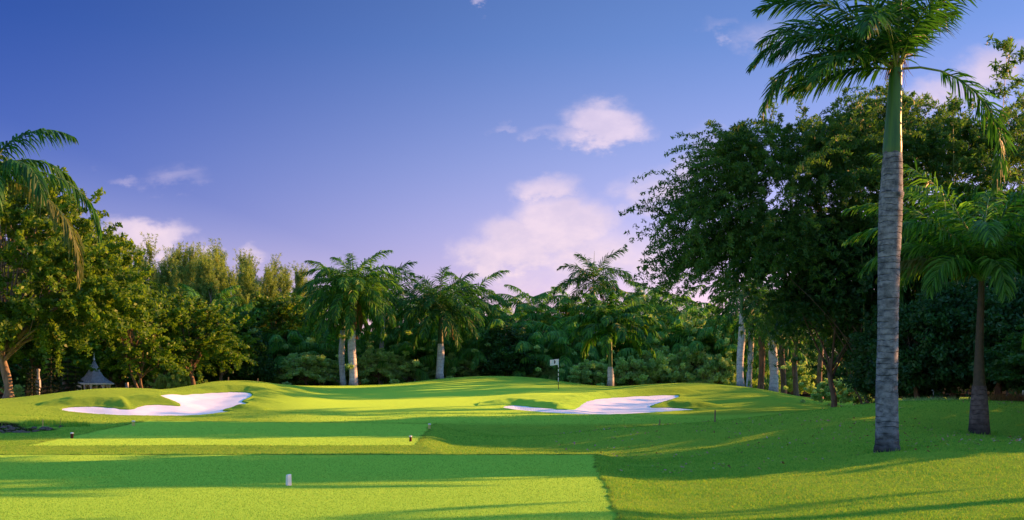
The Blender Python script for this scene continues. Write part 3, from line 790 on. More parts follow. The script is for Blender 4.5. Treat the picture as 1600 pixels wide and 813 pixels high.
CO = [(838, 108, 456), (806, 112, 468), (868, 109, 462), (1012, 104, 444), (1046, 107, 450), (1088, 100, 470), (1125, 98, 488), (982, 110, 458), (770, 114, 470), (900, 111, 452),
      (420, 106, 482), (352, 112, 480), (322, 118, 452), (458, 108, 492), (650, 112, 462), (612, 107, 480), (495, 110, 470), (1170, 104, 470), (560, 114, 450), (700, 116, 456), (385, 104, 500), (200, 112, 470), (510, 103, 500), (640, 104, 500), (665, 108, 455), (785, 106, 500), (820, 104, 492), (880, 104, 500), (905, 103, 520), (1000, 101, 492), (1030, 100, 500), (1070, 99, 510), (1110, 98, 515), (1140, 97, 505), (405, 102, 510), (470, 102, 515), (300, 106, 480), (855, 102, 520), (745, 105, 480), (625, 101, 530), (765, 101, 498), (832, 101, 510), (893, 102, 488), (975, 102, 500), (1015, 99, 512), (1052, 98, 498), (1092, 97, 508), (1128, 96, 522), (720, 102, 505), (655, 103, 510), (436, 101, 520), (498, 101, 535)]
for i, (px, Y, yt) in enumerate(CO):
    far_palm(px, Y, yt, 'coconut palm with long arching green fronds in the belt of palms behind the green', 'coco', 1.12 + .25 * ((i * 7) % 5) / 5, 18, 20 + i, 0, .15, 'coconut palms in the belt behind the green', spear=False)
RY = [(1158, 82, 490, 11, 'pale royal palm trunk at the left end of the row under the right thicket'), (1172, 84, 496, 8.5, 'second pale palm trunk from the left in the row under the right thicket'),
      (1189, 85, 505, 9.5, 'third palm trunk from the left in the row, half covered by hanging leaves'), (1208, 83, 520, 13.5, 'stout bottle shaped palm trunk in the middle of the row under the right thicket'),
      (1223, 87, 515, 9, 'brownish palm trunk right of the stout one in the row'), (1243, 84, 520, 8, 'thin brown palm trunk at the right end of the row'), (1282, 96, 520, 8, 'thin palm trunk standing apart beyond the right end of the row')]
for i, (px, Y, yr, w_, lab) in enumerate(RY):
    ring_palm(px, Y, 605, yr, yr - 30, lab, 'royal', 1.0, 11, 60 + i, w_, old=0, trunk='rgreyfar' if i in (0, 1, 3) else 'bark')

# ---------------------------------------------------------------- broadleaf trees on the left
T1 = tree_meshes(1, 15, 4.2, .36, [(1, 0, 8.6, 5.6, 5, 5.2, 300), (4.8, -1, 7.2, 3.9, 4, 3.7, 190), (-4, 0, 8.5, 4, 4, 5, 120), (.2, 0, 12.3, 3.2, 3, 2.4, 70), (6.3, 0, 5.7, 3.0, 3, 2.0, 90), (1.5, -2.5, 4.7, 3.4, 2.5, 1.6, 90)], 62, .27, .55, (.75, .75, .5), 'broad', 'barkpale', 22, stems=2, sprays=60, twig=(1.3, 6, (.1, 0, .1), .25, 13, (.26, .26, .2)))
tree('broadleaf_tree', 'large broadleaf tree with pale forked trunks, nearest tree at the left edge', 'tree', X(14, 72), 72, T1, z=gz(X(14, 72), 72) - .1)
T2 = tree_meshes(2, 9, 3.4, .16, [(0, 0, 6.2, 2.6, 2.5, 2.6, 130), (.5, 0, 3.9, 2.5, 2.3, 1.7, 90), (-1, 0, 7.6, 1.5, 1.5, 1.4, 40)], 52, .25, .6, (.55, .55, .4), 'broad', 'bark', 12, stems=2, sprays=30, twig=(.9, 5, (.1, 0, .2), .2, 11, (.22, .22, .17)))
tree('broadleaf_tree', 'bright leaved young tree with thin twin stems, just right of the gazebo', 'tree', X(222, 80), 80, T2, s=(1.0, 1.0, .86))
T3 = tree_meshes(3, 9, 3.0, .18, [(0, 0, 5.6, 2.8, 2.5, 2.6, 150), (1.2, 0, 3.6, 2.4, 2.3, 1.9, 90), (-1.2, 0, 4.2, 2.0, 2, 1.6, 60)], 55, .25, .6, (.55, .55, .4), 'broad', 'bark', 12, sprays=30, twig=(.9, 5, (.1, 0, .2), .2, 11, (.22, .22, .17)))
tree('broadleaf_tree', 'rounded yellow green tree above the back rim of the left bunker', 'tree', X(300, 84), 84, T3, s=(1.05, 1.05, .84))
tree('broadleaf_tree', 'mid green tree behind the large broadleaf tree and the gazebo', 'tree', X(160, 99), 99, T2, rz=2, s=(1.6, 1.6, 1.42))
tree('broadleaf_tree', 'leafy tree between the gazebo and the feathery pines', 'tree', X(100, 103), 103, T3, rz=1, s=(1.8, 1.8, 1.7))
tree('broadleaf_tree', 'shadowed tree filling the far left edge behind the pale forked trunks', 'tree', X(-20, 84), 84, T3, rz=1, s=(1.7, 1.7, 1.9))
D1 = tree_meshes(4, 7, 1.6, .2, [(0, 0, 3.6, 2.1, 2, 2.6, 170), (.6, 0, 1.9, 2.3, 2, 1.5, 110), (-.7, 0, 2.0, 2.1, 2, 1.5, 90)], 55, .26, .5, (.45, .45, .4), 'dark', 'bark', 8, sprays=20)
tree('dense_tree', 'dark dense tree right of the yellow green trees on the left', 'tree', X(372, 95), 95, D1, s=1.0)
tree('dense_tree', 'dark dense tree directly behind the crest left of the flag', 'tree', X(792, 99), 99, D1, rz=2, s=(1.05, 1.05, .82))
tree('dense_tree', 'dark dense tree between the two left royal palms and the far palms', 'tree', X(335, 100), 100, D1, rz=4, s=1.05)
for i, (px, Y, sx, sz, lab) in enumerate(((250, 92, 1.2, .95, 'round green tree filling the gap between the twin stemmed tree and the yellow green one'), (345, 93, 1.0, .85, 'small green tree in front of the feathery pines, right end of the left trees'), (186, 95, 1.1, .95, 'green tree right behind the gazebo roof'), (60, 90, 1.5, 1.1, 'shadowed green tree behind the white pillar'), (440, 104, 1.2, 1.0, 'green tree below the right end of the feathery pines'))):
    tree('broadleaf_tree', lab, 'tree', X(px, Y), Y, T3 if i % 2 else T2, rz=i * 1.7 + .5, s=(sx, sx, sz))
# feathery pines
PN = []
for k in range(4):
    gk = random.Random(k + 3); lob = []
    for sp_ in range(4):
        cx_, cy_, hh_ = gk.uniform(-1.9, 1.9), gk.uniform(-1, 1), gk.uniform(10.5, 16.2) if sp_ else 16.4
        for j in range(7):
            f_ = j / 6; lob.append((cx_ - .35 * f_ * f_ * 2, cy_, 3.2 + (hh_ - 3.4) * f_, 2.1 - 1.7 * f_, 2.0 - 1.6 * f_, 1.3, int(46 - 26 * f_)))
    PN.append(tree_meshes(30 + k, 17, 12.5, .22, lob, 44, .42, .13, (.36, .36, .70), 'pine', 'bark', 18, lean=(.0, 0), hang=.0, up=.4, shell=.2, sprays=40, twig=(1.9, 6, (-.45, 0, .95), .1, 9, (.17, .17, .2))))
for i, (px, Y, yt) in enumerate(((206, 120, 410), (238, 126, 396), (268, 122, 404), (300, 128, 400), (330, 121, 408), (362, 127, 402), (392, 122, 416), (424, 126, 430), (456, 123, 424), (192, 124, 376), (488, 128, 446), (222, 133, 400), (254, 134, 398), (284, 133, 402), (316, 134, 398), (346, 133, 404), (377, 134, 408), (408, 133, 420), (440, 134, 424))):
    x = X(px, Y); z0 = gz(x, Y); s = (Zp(yt, Y) - z0) / 17.2
    tree('feathery_pine', 'feathery olive coloured pine in the row rising behind the left trees', 'tree', x, Y, PN[i % 4], rz=i * 1.3, s=s * (1.0 if i % 2 else .97), group='feathery pines behind the left trees')

# ---------------------------------------------------------------- wood behind everything
WD = [tree_meshes(40, 10, 3.4, .25, [(0, 0, 6.2, 3.6, 3.4, 3.6, 190), (1.8, 0, 3.6, 3.2, 3, 2.6, 100), (-1.8, 0, 3.4, 3.2, 3, 2.6, 100)], 42, .36, .5, (.75, .75, .55), 'wood_leaf', 'bark', 8, sprays=30, twig=(1.2, 5, (0, 0, .2), .3, 8, (.28, .28, .22))),
      tree_meshes(41, 10, 3.0, .25, [(0, 0, 5.4, 4.0, 3.6, 3.4, 200), (2, 0, 3.0, 3, 3, 2.2, 100), (-2.2, 0, 3.4, 3, 3, 2.2, 90), (.4, 0, 8.0, 2, 2, 1.8, 40)], 42, .36, .5, (.75, .75, .55), 'wood_leaf', 'bark', 8, sprays=30, twig=(1.2, 5, (0, 0, .2), .3, 8, (.28, .28, .22)))]
g = random.Random(11)
i = 0
for row, (Y0, st, yb) in enumerate(((122, 70, 540), (134, 64, 512))):
    px = -420 + row * 30
    while px < 1750:
        Y = Y0 + g.uniform(-4, 4); x = X(px, Y); z0 = gz(x, Y)
        yt = yb + g.uniform(-18, 14) - (18 if 930 < px < 1150 else 0) + (6 if 600 < px < 820 else 0)
        s = (Zp(yt, Y) - z0) / 10.2
        tree('woodland_tree', 'dense green tree in the wood that closes the view behind the palms', 'tree', x, Y, WD[i % 2], rz=g.uniform(0, 6), s=(s * 1.15, s * 1.15, s), group='trees of the wood behind the palms')
        px += st * g.uniform(.85, 1.1); i += 1

# ---------------------------------------------------------------- shrubs
SH = [tree_meshes(50 + k, 1, .35, .02, [(0, 0, .52, .42, .42, .44, 90), (.26, .05, .34, .28, .3, .30, 45), (-.27, 0, .36, .28, .3, .32, 45)], 60, .065, .5, (.075, .075, .06), 'shrub', 'bark', 16, up=.3, sprays=22) for k in range(3)]
for k, (px, Y, yt, wpx, lab) in enumerate((
        (478, 97, 549, 112, 'broad rounded grey green bush left of the pair of pale palm trunks'), (440, 99, 562, 60, 'low bush at the left foot of the broad rounded bush'),
        (560, 99, 556, 60, 'narrow bush directly behind the thick pale palm trunk'), (592, 98, 543, 88, 'tall loose bush right of the thick pale palm trunk'),
        (640, 99, 562, 80, 'low bush midway between the thick pale trunk and the crest palm'), (712, 100, 558, 80, 'low dark bush right of the crest palm'), (668, 101, 560, 60, 'small bush just left of the crest palm'),
        (745, 101, 556, 60, 'bush between the crest palm and the dark dense tree'), (925, 95, 562, 70, 'bush left of the short curled palm'), (985, 94, 555, 70, 'bush right of the short curled palm'),
        (1030, 95, 540, 100, 'large dark green bush behind the right bunker'), (1082, 94, 543, 90, 'large bush with few red blossoms behind the right bunker'), (1122, 92, 552, 70, 'grey green bush left of the row of pale palm trunks'),
        (286, 88, 574, 44, 'small bright bush above the rim of the left bunker'), (255, 88, 583, 30, 'tiny bush left of the bright bush'), (845, 100, 560, 60, 'dark bush behind the flag'), (880, 99, 568, 50, 'low dark bush right behind the flag'),
        (1300, 70, 592, 62, 'light green sprawling bush on the lawn right of the row of trunks'), (1340, 68, 596, 50, 'small light bush just left of the big foreground trunk'), (1190, 97, 560, 70, 'dark bush behind the row of pale trunks'),
        (1240, 99, 566, 70, 'dim bush seen between the trunks of the row'), (28, 82, 600, 22, 'small round green bush beside the pale forked trunks'), (400, 100, 565, 50, 'dark bush in front of the far coconut palms on the left'))):
    x = X(px, Y); z0 = gz(x, Y) - .1; hh = Zp(yt, Y) - z0; ww = wpx / F * Y
    tree('bush', lab, 'bush', x, Y, SH[k % 3], rz=0, s=(ww / 1.12, ww / 1.3, hh / 1.0), z=z0)

# ---------------------------------------------------------------- thicket on the right
def rel(base, l): return [(X(px, Y) - base[0], Y - base[1], Zp(py, Y) - base[2], rx / F * Y, ry, rz / F * Y, n) for px, py, Y, rx, ry, rz, n in l]
def thicket(name, label, px, Y, seed, l, per, size, aspect, spread, lm, bm, r0, fork, limbs, **kw):
    x = X(px, Y); b = (x, Y, gz(x, Y) - .1)
    ms = tree_meshes(seed, 12, fork, r0, rel(b, l), per, size, aspect, spread, lm, bm, limbs, **kw)
    return tree(name, label, 'tree', x, Y, ms, z=b[2])
thicket('spreading_tree', 'huge fine leaved tree spreading over the row of palm trunks, left of the foreground palm', 1355, 53, 70,
[(1240, 300, 53, 95, 3.2, 80, 205), (1158, 318, 52, 56, 2.2, 58, 90), (1098, 345, 51, 38, 1.5, 34, 34), (1115, 400, 52, 48, 1.6, 36, 52), (1200, 385, 52, 90, 2.8, 50, 140), (1320, 290, 54, 85, 3.3, 95, 180), (1160, 258, 52, 34, 1.5, 22, 40)],
        92, .21, .26, (.62, .62, .42), 'bamboo', 'bark', .09, 3.0, 3, hang=.7, stems=2, sprays=230, lean=(-.2, 0), twig=(2.6, 10, (-.2, -.1, .35), .50, 13, (.16, .16, .13)))
thicket('spreading_tree', 'fine leaved tree behind the upper trunk of the foreground palm, middle of the right thicket', 1450, 56, 71,
        [(1400, 275, 56, 90, 3.3, 80, 185), (1480, 290, 56, 90, 3.3, 82, 180), (1400, 205, 56, 50, 2, 22, 40), (1560, 300, 55, 80, 3, 100, 190), (1470, 400, 55, 130, 3.5, 80, 240)],
        88, .21, .26, (.62, .62, .42), 'bamboo', 'bark', .13, 4.0, 6, hang=.7, stems=3, sprays=190, twig=(2.6, 10, (-.2, -.1, .35), .50, 13, (.16, .16, .13)))
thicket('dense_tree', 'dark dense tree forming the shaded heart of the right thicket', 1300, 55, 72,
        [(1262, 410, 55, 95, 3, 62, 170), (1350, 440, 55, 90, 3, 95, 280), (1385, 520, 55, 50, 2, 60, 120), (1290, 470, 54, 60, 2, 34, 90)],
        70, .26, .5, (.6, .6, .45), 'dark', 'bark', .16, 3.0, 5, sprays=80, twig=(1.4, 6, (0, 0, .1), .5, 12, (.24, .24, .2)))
thicket('drooping_tree', 'tree with low hanging brownish sprays beside the foreground palm trunk', 1345, 60, 73,
        [(1235, 490, 60, 42, 2, 26, 46), (1290, 500, 60, 50, 2, 34, 80), (1340, 515, 59, 34, 2, 40, 70)],
        50, .36, .16, (.35, .35, .7), 'bamboo', 'bark', .10, 2.2, 8, hang=1.3, stems=2, sprays=40, lean=(-.4, 0), twig=(1.6, 6, (-.1, 0, -.1), .9, 10, (.14, .14, .2)))
# tall thin culms standing above the thicket
for i, (px, Y, yt, lab) in enumerate(((1548, 50, 75, 'tallest wispy bamboo stem rising above the thicket near the right edge'), (1590, 49, 95, 'wispy bamboo stem rising at the very right edge'), (1492, 51, 165, 'thin upright bamboo stem between the drooping frond and the thicket'), (1352, 52, 150, 'short wispy bamboo stem just left of the foreground crownshaft'))):
    x = X(px, Y); b = (x, Y, gz(x, Y)); g_ = np.random.RandomState(80 + i); top = Zp(yt, Y) - b[2]
    acc = Acc(); t = np.linspace(0, 1, 16)
    P = np.stack([.5 * np.sin(t * 2 + i) * t + .3 * t ** 4, 0 * t, t * top], -1); V, Q = tube(P, .05 - .04 * t, 6); acc.add(V, Q)
    C = []
    for q in range(34):
        j = g_.randint(7, 16); s = P[j]; az = g_.uniform(0, 6.28); L = g_.uniform(.3, 1.3) * (1.15 - t[j] * .5)
        e = s + np.array([math.cos(az) * L, math.sin(az) * L, g_.uniform(-.2, .5)])
        V, Q = tube([s, (s + e) / 2 + (0, 0, .12), e], [.014, .01, .004], 4); acc.add(V, Q); C += [e, (s + e) / 2]
    V, Q, T = leaves(np.array(C), (.28, .28, .26), 22, .30, .26, g_, None, .5)
    root = thing('bamboo_stem', lab, 'bamboo', b)
    link('culm', acc.mesh('culm', [M['rachis']], True), root); link('foliage', quadmesh('foliage', V, Q, T, [M['bamboo']]), root)
# hedge-like dark shrubbery behind the small palm
for i, (px, Y, yt, w_) in enumerate(((1432, 46, 470, 100), (1490, 47, 440, 110), (1560, 45, 455, 110), (1630, 45, 430, 120), (1700, 46, 420, 130), (1395, 49, 500, 90))):
    x = X(px, Y); z0 = gz(x, Y) - .1
    lab = ['dark shrub filling the gap right of the foreground palm trunk', 'dark tall shrub left of the young royal palm', 'dark tall shrub behind and right of the young royal palm', 'dark tall shrub cut by the right edge of the picture', 'dark tall shrub outside the right edge', 'dark shrub behind the foreground palm trunk'][i]
    tree('tall_shrub', lab, 'tree', x, Y, D1, rz=i * 2.1, s=(w_ / F * Y / 4.2, .8, (Zp(yt, Y) - z0) / 6.2), z=z0)

# ---------------------------------------------------------------- gazebo
def gazebo():
    Y = 88.0; x = X(147, Y); eave = Zp(598.5, Y); ap = Zp(563, Y); z0 = eave - 2.15
    root = thing('gazebo', 'small octagonal gazebo with steep flared shingle roof and white posts behind the left mound', 'gazebo', (x, Y, z0), None, R(10))
    Rr = 1.52; hh = ap - eave
    prof = [(Rr, 2.13), (Rr * .74, 2.13 + hh * .12), (Rr * .50, 2.13 + hh * .29), (Rr * .33, 2.13 + hh * .50), (Rr * .19, 2.13 + hh * .74), (.05, 2.13 + hh)]
    V, Q = lathe(prof, 8)
    m, t, b = new_mat('grey shingles'); P = t.obj()
    br = t.new('ShaderNodeTexBrick'); s = t.new('ShaderNodeSeparateXYZ'); t.put(s.inputs[0], P)
    cb = t.new('ShaderNodeCombineXYZ'); t.put(cb.inputs[0], t.m('ADD', s.outputs[0], t.m('MULTIPLY', s.outputs[1], .6))); t.put(cb.inputs[1], s.outputs[2])
    t.put(br.inputs['Vector'], cb.outputs[0]); br.inputs['Scale'].default_value = 3.2
    br.inputs['Color1'].default_value = (.28, .30, .36, 1); br.inputs['Color2'].default_value = (.46, .47, .52, 1); br.inputs['Mortar'].default_value = (.06, .065, .08, 1); br.inputs['Mortar Size'].default_value = .035
    t.put(b.inputs['Base Color'], br.outputs[0])
    roof = link('roof', quadmesh('roof', V, Q, None, [m]), root)
    V, Q = lathe([(Rr - .03, 2.02), (Rr + .02, 2.03), (Rr + .02, 2.125), (Rr - .05, 2.125)], 8); link('fascia', quadmesh('fascia', V, Q, None, [M['white']]), root)
    V, Q = lathe([(.06, 2.12 + hh), (.09, 2.2 + hh), (.04, 2.3 + hh), (.025, 2.4 + hh), (.005, 2.75 + hh)], 10); link('finial', quadmesh('finial', V, Q, None, [M['white']]), roof)
    for k in range(8):
        a = R(45 * k); px_, py_ = (Rr - .32) * math.cos(a), (Rr - .32) * math.sin(a)
        acc = Acc()
        for bx_ in ((px_, py_, 1.0, .13, .13, 2.05), (px_, py_, .10, .19, .19, .2), (px_, py_, 1.93, .19, .19, .12)):
            V, Q = box(*bx_, rz=a); acc.add(V, Q)
        link('post', acc.mesh('post', [M['white']]), root)
        a2 = a + R(22.5); rr_ = (Rr - .32) * math.cos(R(22.5)); ln = 2 * (Rr - .32) * math.sin(R(22.5)) - .14
        acc = Acc()
        for zz in (.25, .85): V, Q = box(rr_ * math.cos(a2), rr_ * math.sin(a2), zz, .05, ln, .07, rz=a2); acc.add(V, Q)
        for q in range(7):
            o_ = (q - 3) / 7 * ln; V, Q = box(rr_ * math.cos(a2) - o_ * math.sin(a2), rr_ * math.sin(a2) + o_ * math.cos(a2), .55, .03, .03, .56, rz=a2); acc.add(V, Q)
        if k != 6: link('railing', acc.mesh('railing', [M['white']]), root)
    V, Q = lathe([(Rr, -.3), (Rr, .06), (.01, .061)], 8); link('floor', quadmesh('floor', V, Q, None, [M['wood']]), root)
gazebo()

# ---------------------------------------------------------------- small dark conifers by the gazebo
NF = []
for k in range(2):
    g_ = np.random.RandomState(90 + k); acc = Acc(); V, Q = tube([(0, 0, 0), (0, 0, 2), (.02, 0, 3.9)], [.06, .04, .01], 6); tr = quadmesh('trunk', V, Q, None, [M['bark']], None, True)
    VV = []; n0 = 0
    for lv in range(9):
        z = .5 + lv * .38; L = 1.25 * (1 - lv / 10.5)
        for q in range(6):
            az = q * 1.047 + lv * .5 + g_.uniform(-.15, .15); tt = np.linspace(.15, 1, 9)
            C = np.stack([np.cos(az) * L * tt, np.sin(az) * L * tt, z + .18 * tt - .45 * tt ** 2 * L], -1)
            V, Q, T = leaves(C, (.09, .09, .05), 16, .16, .3, g_, None, .3); acc.add(V, Q, T)
    NF.append((tr, acc.mesh('crown', [M['norfolk']])))
for i, (px, Y, yt, lab) in enumerate(((80, 76, 556, 'small dark tiered conifer between the pale trunks and the gazebo, left one'), (106, 80, 560, 'small dark tiered conifer nearer the gazebo'), (118, 80, 570, 'small dark tiered conifer overlapping the left posts of the gazebo'), (50, 72, 572, 'small dark tiered conifer half in front of the white pillar'))):
    x = X(px, Y); z0 = gz(x, Y) - .05; s = (Zp(yt, Y) - z0) / 3.9
    tree('tiered_conifer', lab, 'tree', x, Y, NF[i % 2], rz=i, s=s, z=z0)

# ---------------------------------------------------------------- course furniture
def prop(name, label, cat, px, Y, group=None, rz=0):
    x = X(px, Y); return thing(name, label, cat, (x, Y, gz(x, Y)), group, rz)
def bevel_mesh(me, w_=.008, seg=2):
    import bmesh
    bm = bmesh.new(); bm.from_mesh(me); bmesh.ops.bevel(bm, geom=bm.edges[:], offset=w_, segments=seg, affect='EDGES', profile=.5); bm.to_mesh(me); bm.free(); return me
Yw = 20.35
x = X(451, Yw); acc = Acc(); V, Q = box(0, 0, .10, .085, .085, .215, taper=.90)
V[4:, 2] += (V[4:, 0]) * .22
acc.add(V, Q)
o = link('tee_marker', bevel_mesh(acc.mesh('tee_marker', [M['white']])), None, (x, Yw, gz(x, Yw) - .008), (0, 0, R(38)))
tagit(o, 'white block tee marker with slanted top on the nearest tee', 'tee marker')
def post_marker(px, py, hpx, wpx, mat, cap, label, grp=None):
    Yv = EYE * F / (py - HY); x = X(px, Yv); k = Yv / F; h = hpx * k; r = wpx * .5 * k
    root = thing('tee_marker', label, 'tee marker', (x, Yv, gz(x, Yv) - .01), grp)
    V, Q = lathe([(r, 0), (r, h * .84), (r * .8, h * .86)], 16); link('post', quadmesh('post', V, Q, None, [M[mat]], None, False), root)
    V, Q = lathe([(r * 1.12, h * .80), (r * 1.15, h * .96), (r * .8, h), (.001, h * 1.01)], 16); link('cap', quadmesh('cap', V, Q, None, [M[cap]], None, False), root)
post_marker(641.5, 690, 9.5, 4, 'maroon', 'white', 'dark red tee marker with white cap at the right end of the second tee')
post_marker(112.5, 685, 9.5, 4.5, 'maroon', 'white', 'dark red tee marker with white cap at the left end of the second tee')
post_marker(671, 670.5, 8.5, 4, 'yellow', 'white', 'yellow tee marker with white cap at the right back corner of the second tee')
post_marker(208.5, 665.5, 8.5, 4.5, 'yellow', 'white', 'yellow tee marker with white cap at the left back corner of the second tee')

def flag():
    Yf = 79.5; x = X(872.5, Yf); root = thing('golf_flag', 'white golf flag with black number on a black and white banded pole in the hole', 'flag', (x, Yf, gz(x, Yf)))
    h = 47 / F * Yf; r = .024
    cuts = [0, .30, .55, .86, .97, 1.16, 1.28, 1.47, 1.58, h]
    acc = Acc()
    for i in range(len(cuts) - 1):
        V, Q = lathe([(r, cuts[i]), (r, cuts[i + 1])], 10); acc.add(V, Q, .5, 0 if i % 2 == 1 else 1 if i else 2)
    V, Q = lathe([(r, h), (.001, h + .02)], 10); acc.add(V, Q, .5, 1)
    link('pole', acc.mesh('pole', [M['black'], M['white'], M['black']], True), root)
    nx, nz = 14, 6; fw, fh = .58, .42; V = []; 
    for a in range(nx + 1):
        for b_ in range(nz + 1):
            u_ = a / nx; V.append((-r - u_ * fw, .05 * math.sin(u_ * 5.5) * u_, h - .01 - b_ / nz * fh - .05 * u_ ** 1.5 + .01 * math.sin(u_ * 7)))
    Q = [[a * (nz + 1) + b_, (a + 1) * (nz + 1) + b_, (a + 1) * (nz + 1) + b_ + 1, a * (nz + 1) + b_ + 1] for a in range(nx) for b_ in range(nz)]
    m, t, b = new_mat('flag cloth'); b.inputs['Base Color'].default_value = (.85, .83, .80, 1)
    t.put(b.inputs['Base Color'], t.mix(t.noise(t.obj(), 20.), (.86, .84, .80, 1), (.80, .79, .77, 1)))
    tr = t.new('ShaderNodeBsdfTranslucent'); tr.inputs[0].default_value = (.95, .93, .90, 1); mx = t.new('ShaderNodeMixShader'); mx.inputs[0].default_value = .5
    t.l.new(b.outputs[0], mx.inputs[1]); t.l.new(tr.outputs[0], mx.inputs[2]); t.l.new(mx.outputs[0], m.node_tree.nodes['Material Output'].inputs[0])
    fl = link('flag_cloth', quadmesh('flag_cloth', V, Q, None, [m], None, True), root)
    # the number on both faces: a bold stroke with a bulge on its right
    acc = Acc()
    for sgn in (-1, 1):
        for s_, e_ in (((-.285, -.085), (-.285, -.335)), ((-.285, -.10), (-.235, -.16)), ((-.235, -.15), (-.235, -.26)), ((-.285, -.32), (-.235, -.25))):
            for q in range(2):
                pass
            u_ = (-s_[0] - r) / fw; yv = .05 * math.sin(u_ * 5.5) * u_ + sgn * .012
            P0 = np.array([s_[0] , yv, h + s_[1] ]); P1 = np.array([e_[0], yv, h + e_[1]])
            d = unit(P1 - P0); nrm = np.array([d[2], 0, -d[0]]) * .024
            acc.add(np.array([P0 - nrm, P0 + nrm, P1 + nrm, P1 - nrm]) + [0, sgn * .001 * len(acc.V), 0], [[0, 1, 2, 3]])
    link('number', acc.mesh('number', [M['black']]), fl)
flag()
def stake(px, Yv, hgt, wd, mat, label, lean=0., cat='stake'):
    x = X(px, Yv); V, Q = box(0, 0, hgt / 2 - .05, wd, wd, hgt + .1, taper=.85)
    V2, Q2 = box(0, 0, hgt + .012, wd * .84, wd * .84, .025, taper=.4)
    acc = Acc(); acc.add(V, Q); acc.add(V2, Q2)
    o = link('stake', acc.mesh('stake', [M[mat]]), None, (x, Yv, gz(x, Yv)), (0, lean, R(25))); tagit(o, label, cat)
stake(1117, 40.5, .42, .045, 'wood', 'thin weathered wooden stake on the crest right of the tees', .03)
stake(1031, 42.5, .22, .04, 'wood', 'short wooden stake low in the hollow below the right bunker')
stake(67, 46.5, .34, .05, 'yellow', 'short pale stake in the rough beside the dark bed on the left')
stake(357, 77.5, .22, .07, 'wood', 'small stub on the crest above the left bunker, left one of two')
stake(403, 78, .20, .07, 'wood', 'small stub on the crest above the left bunker, right one of two')
stake(93, 46.3, .42, .02, 'bark', 'thin dark twig standing in the rough beside the dark bed', .15, 'twig')
def pillar():
    Yp = 73.0; x = X(60, Yp); root = thing('garden_pillar', 'pale garden pillar with a wider middle block among the small dark conifers', 'pillar', (x, Yp, gz(x, Yp) - .1))
    acc = Acc()
    for b_ in ((0, 0, .10, .40, .40, .2), (0, 0, .55, .17, .17, .7)): V, Q = box(*b_); acc.add(V, Q)
    link('base', acc.mesh('base', [M['stone']]), root)
    V, Q = box(0, 0, 1.2, .27, .26, .55, taper=.85); link('block', bevel_mesh(quadmesh('block', V, Q, None, [M['stone']]), .02), root)
    V, Q = lathe([(.16, 1.5), (.09, 1.58), (.07, 2.0), (.12, 2.1), (.12, 2.18), (.002, 2.22)], 12); link('top', quadmesh('top', V, Q, None, [M['stone']], None, True), root)
pillar()

# ---------------------------------------------------------------- trees to the right of the view, they throw the long shadows
for i, (x, y, h, lab) in enumerate(((25, 36.2, 6.6, 'tall leafy tree right of the foreground palm, outside the view, nearest'),
                                    (33, 35.8, 7.5, 'tall leafy tree beyond the right edge, farther from the tee'), (21.5, 33.6, 4.4, 'small leafy tree just outside the right edge behind the young palm'), (24.5, 29.4, 4.9, 'low leafy tree outside the view to the right of the foreground palm'), (21.0, 29.0, 4.5, 'low leafy tree outside the view, nearest to the foreground palm'))):
    tree('woodland_tree', lab, 'tree', x, y, WD[i % 2], rz=i * 2, s=(.80 if h > 5 else .5,) * 2 + (h / 10.2,))
for i, (x, y, h) in enumerate(((21.5, 40.8, 4.0), (22.5, 44, 5.2), (25.5, 46.5, 6.0), (24, 48.5, 8.0), (28.5, 49, 9.5), (26, 53, 10.5), (31, 56, 11), (36, 46, 8))):
    tree('woodland_tree', 'leafy tree of the belt beyond the right edge of the view', 'tree', x, y, WD[(i + 1) % 2], rz=i * 1.1, s=(.66, .66, h / 10.2), group='trees of the belt beyond the right edge')
palm('royal_palm', 'royal palm standing alone far right of the nearest tee', 'palm tree', 25, 22.4, 5.0, .22, 'royal', 12, 91, 1.4, .72, trunk='rgrey')
for i, (x, y, h, lab) in enumerate(((18.0, 31.0, 3.6, 'royal palm just outside the right edge, nearest to the young palm'), (20.5, 34.2, 4.2, 'royal palm outside the right edge, behind its neighbour'), (23.5, 31.6, 5.0, 'royal palm outside the right edge, farthest to the right'), (27.5, 34.5, 6.0, 'tall royal palm outside the right edge behind the others'))):
    palm('royal_palm', lab, 'palm tree', x, y, h, .22, 'lush', 26, 95 + i, 1.5, 1.05, trunk='rgrey')
gp = random.Random(77)
for i in range(22):
    x = gp.uniform(24, 62); y = gp.uniform(64, 98)
    if x < y * .30 + 4: x = y * .30 + 4 + gp.uniform(0, 20)
    if i % 3: palm('royal_palm', 'royal palm of the loose grove hidden beyond the right thicket', 'palm tree', x, y, gp.uniform(5.5, 9), .2, 'royal', 14, 100 + i, 1.6, 1.0, group='palms of the grove beyond the right thicket')
    else: tree('woodland_tree', 'leafy tree of the loose grove beyond the right thicket', 'tree', x, y, WD[i % 2], rz=i, s=(.7, .7, gp.uniform(.8, 1.1)), group='leafy trees of the grove beyond the right thicket')

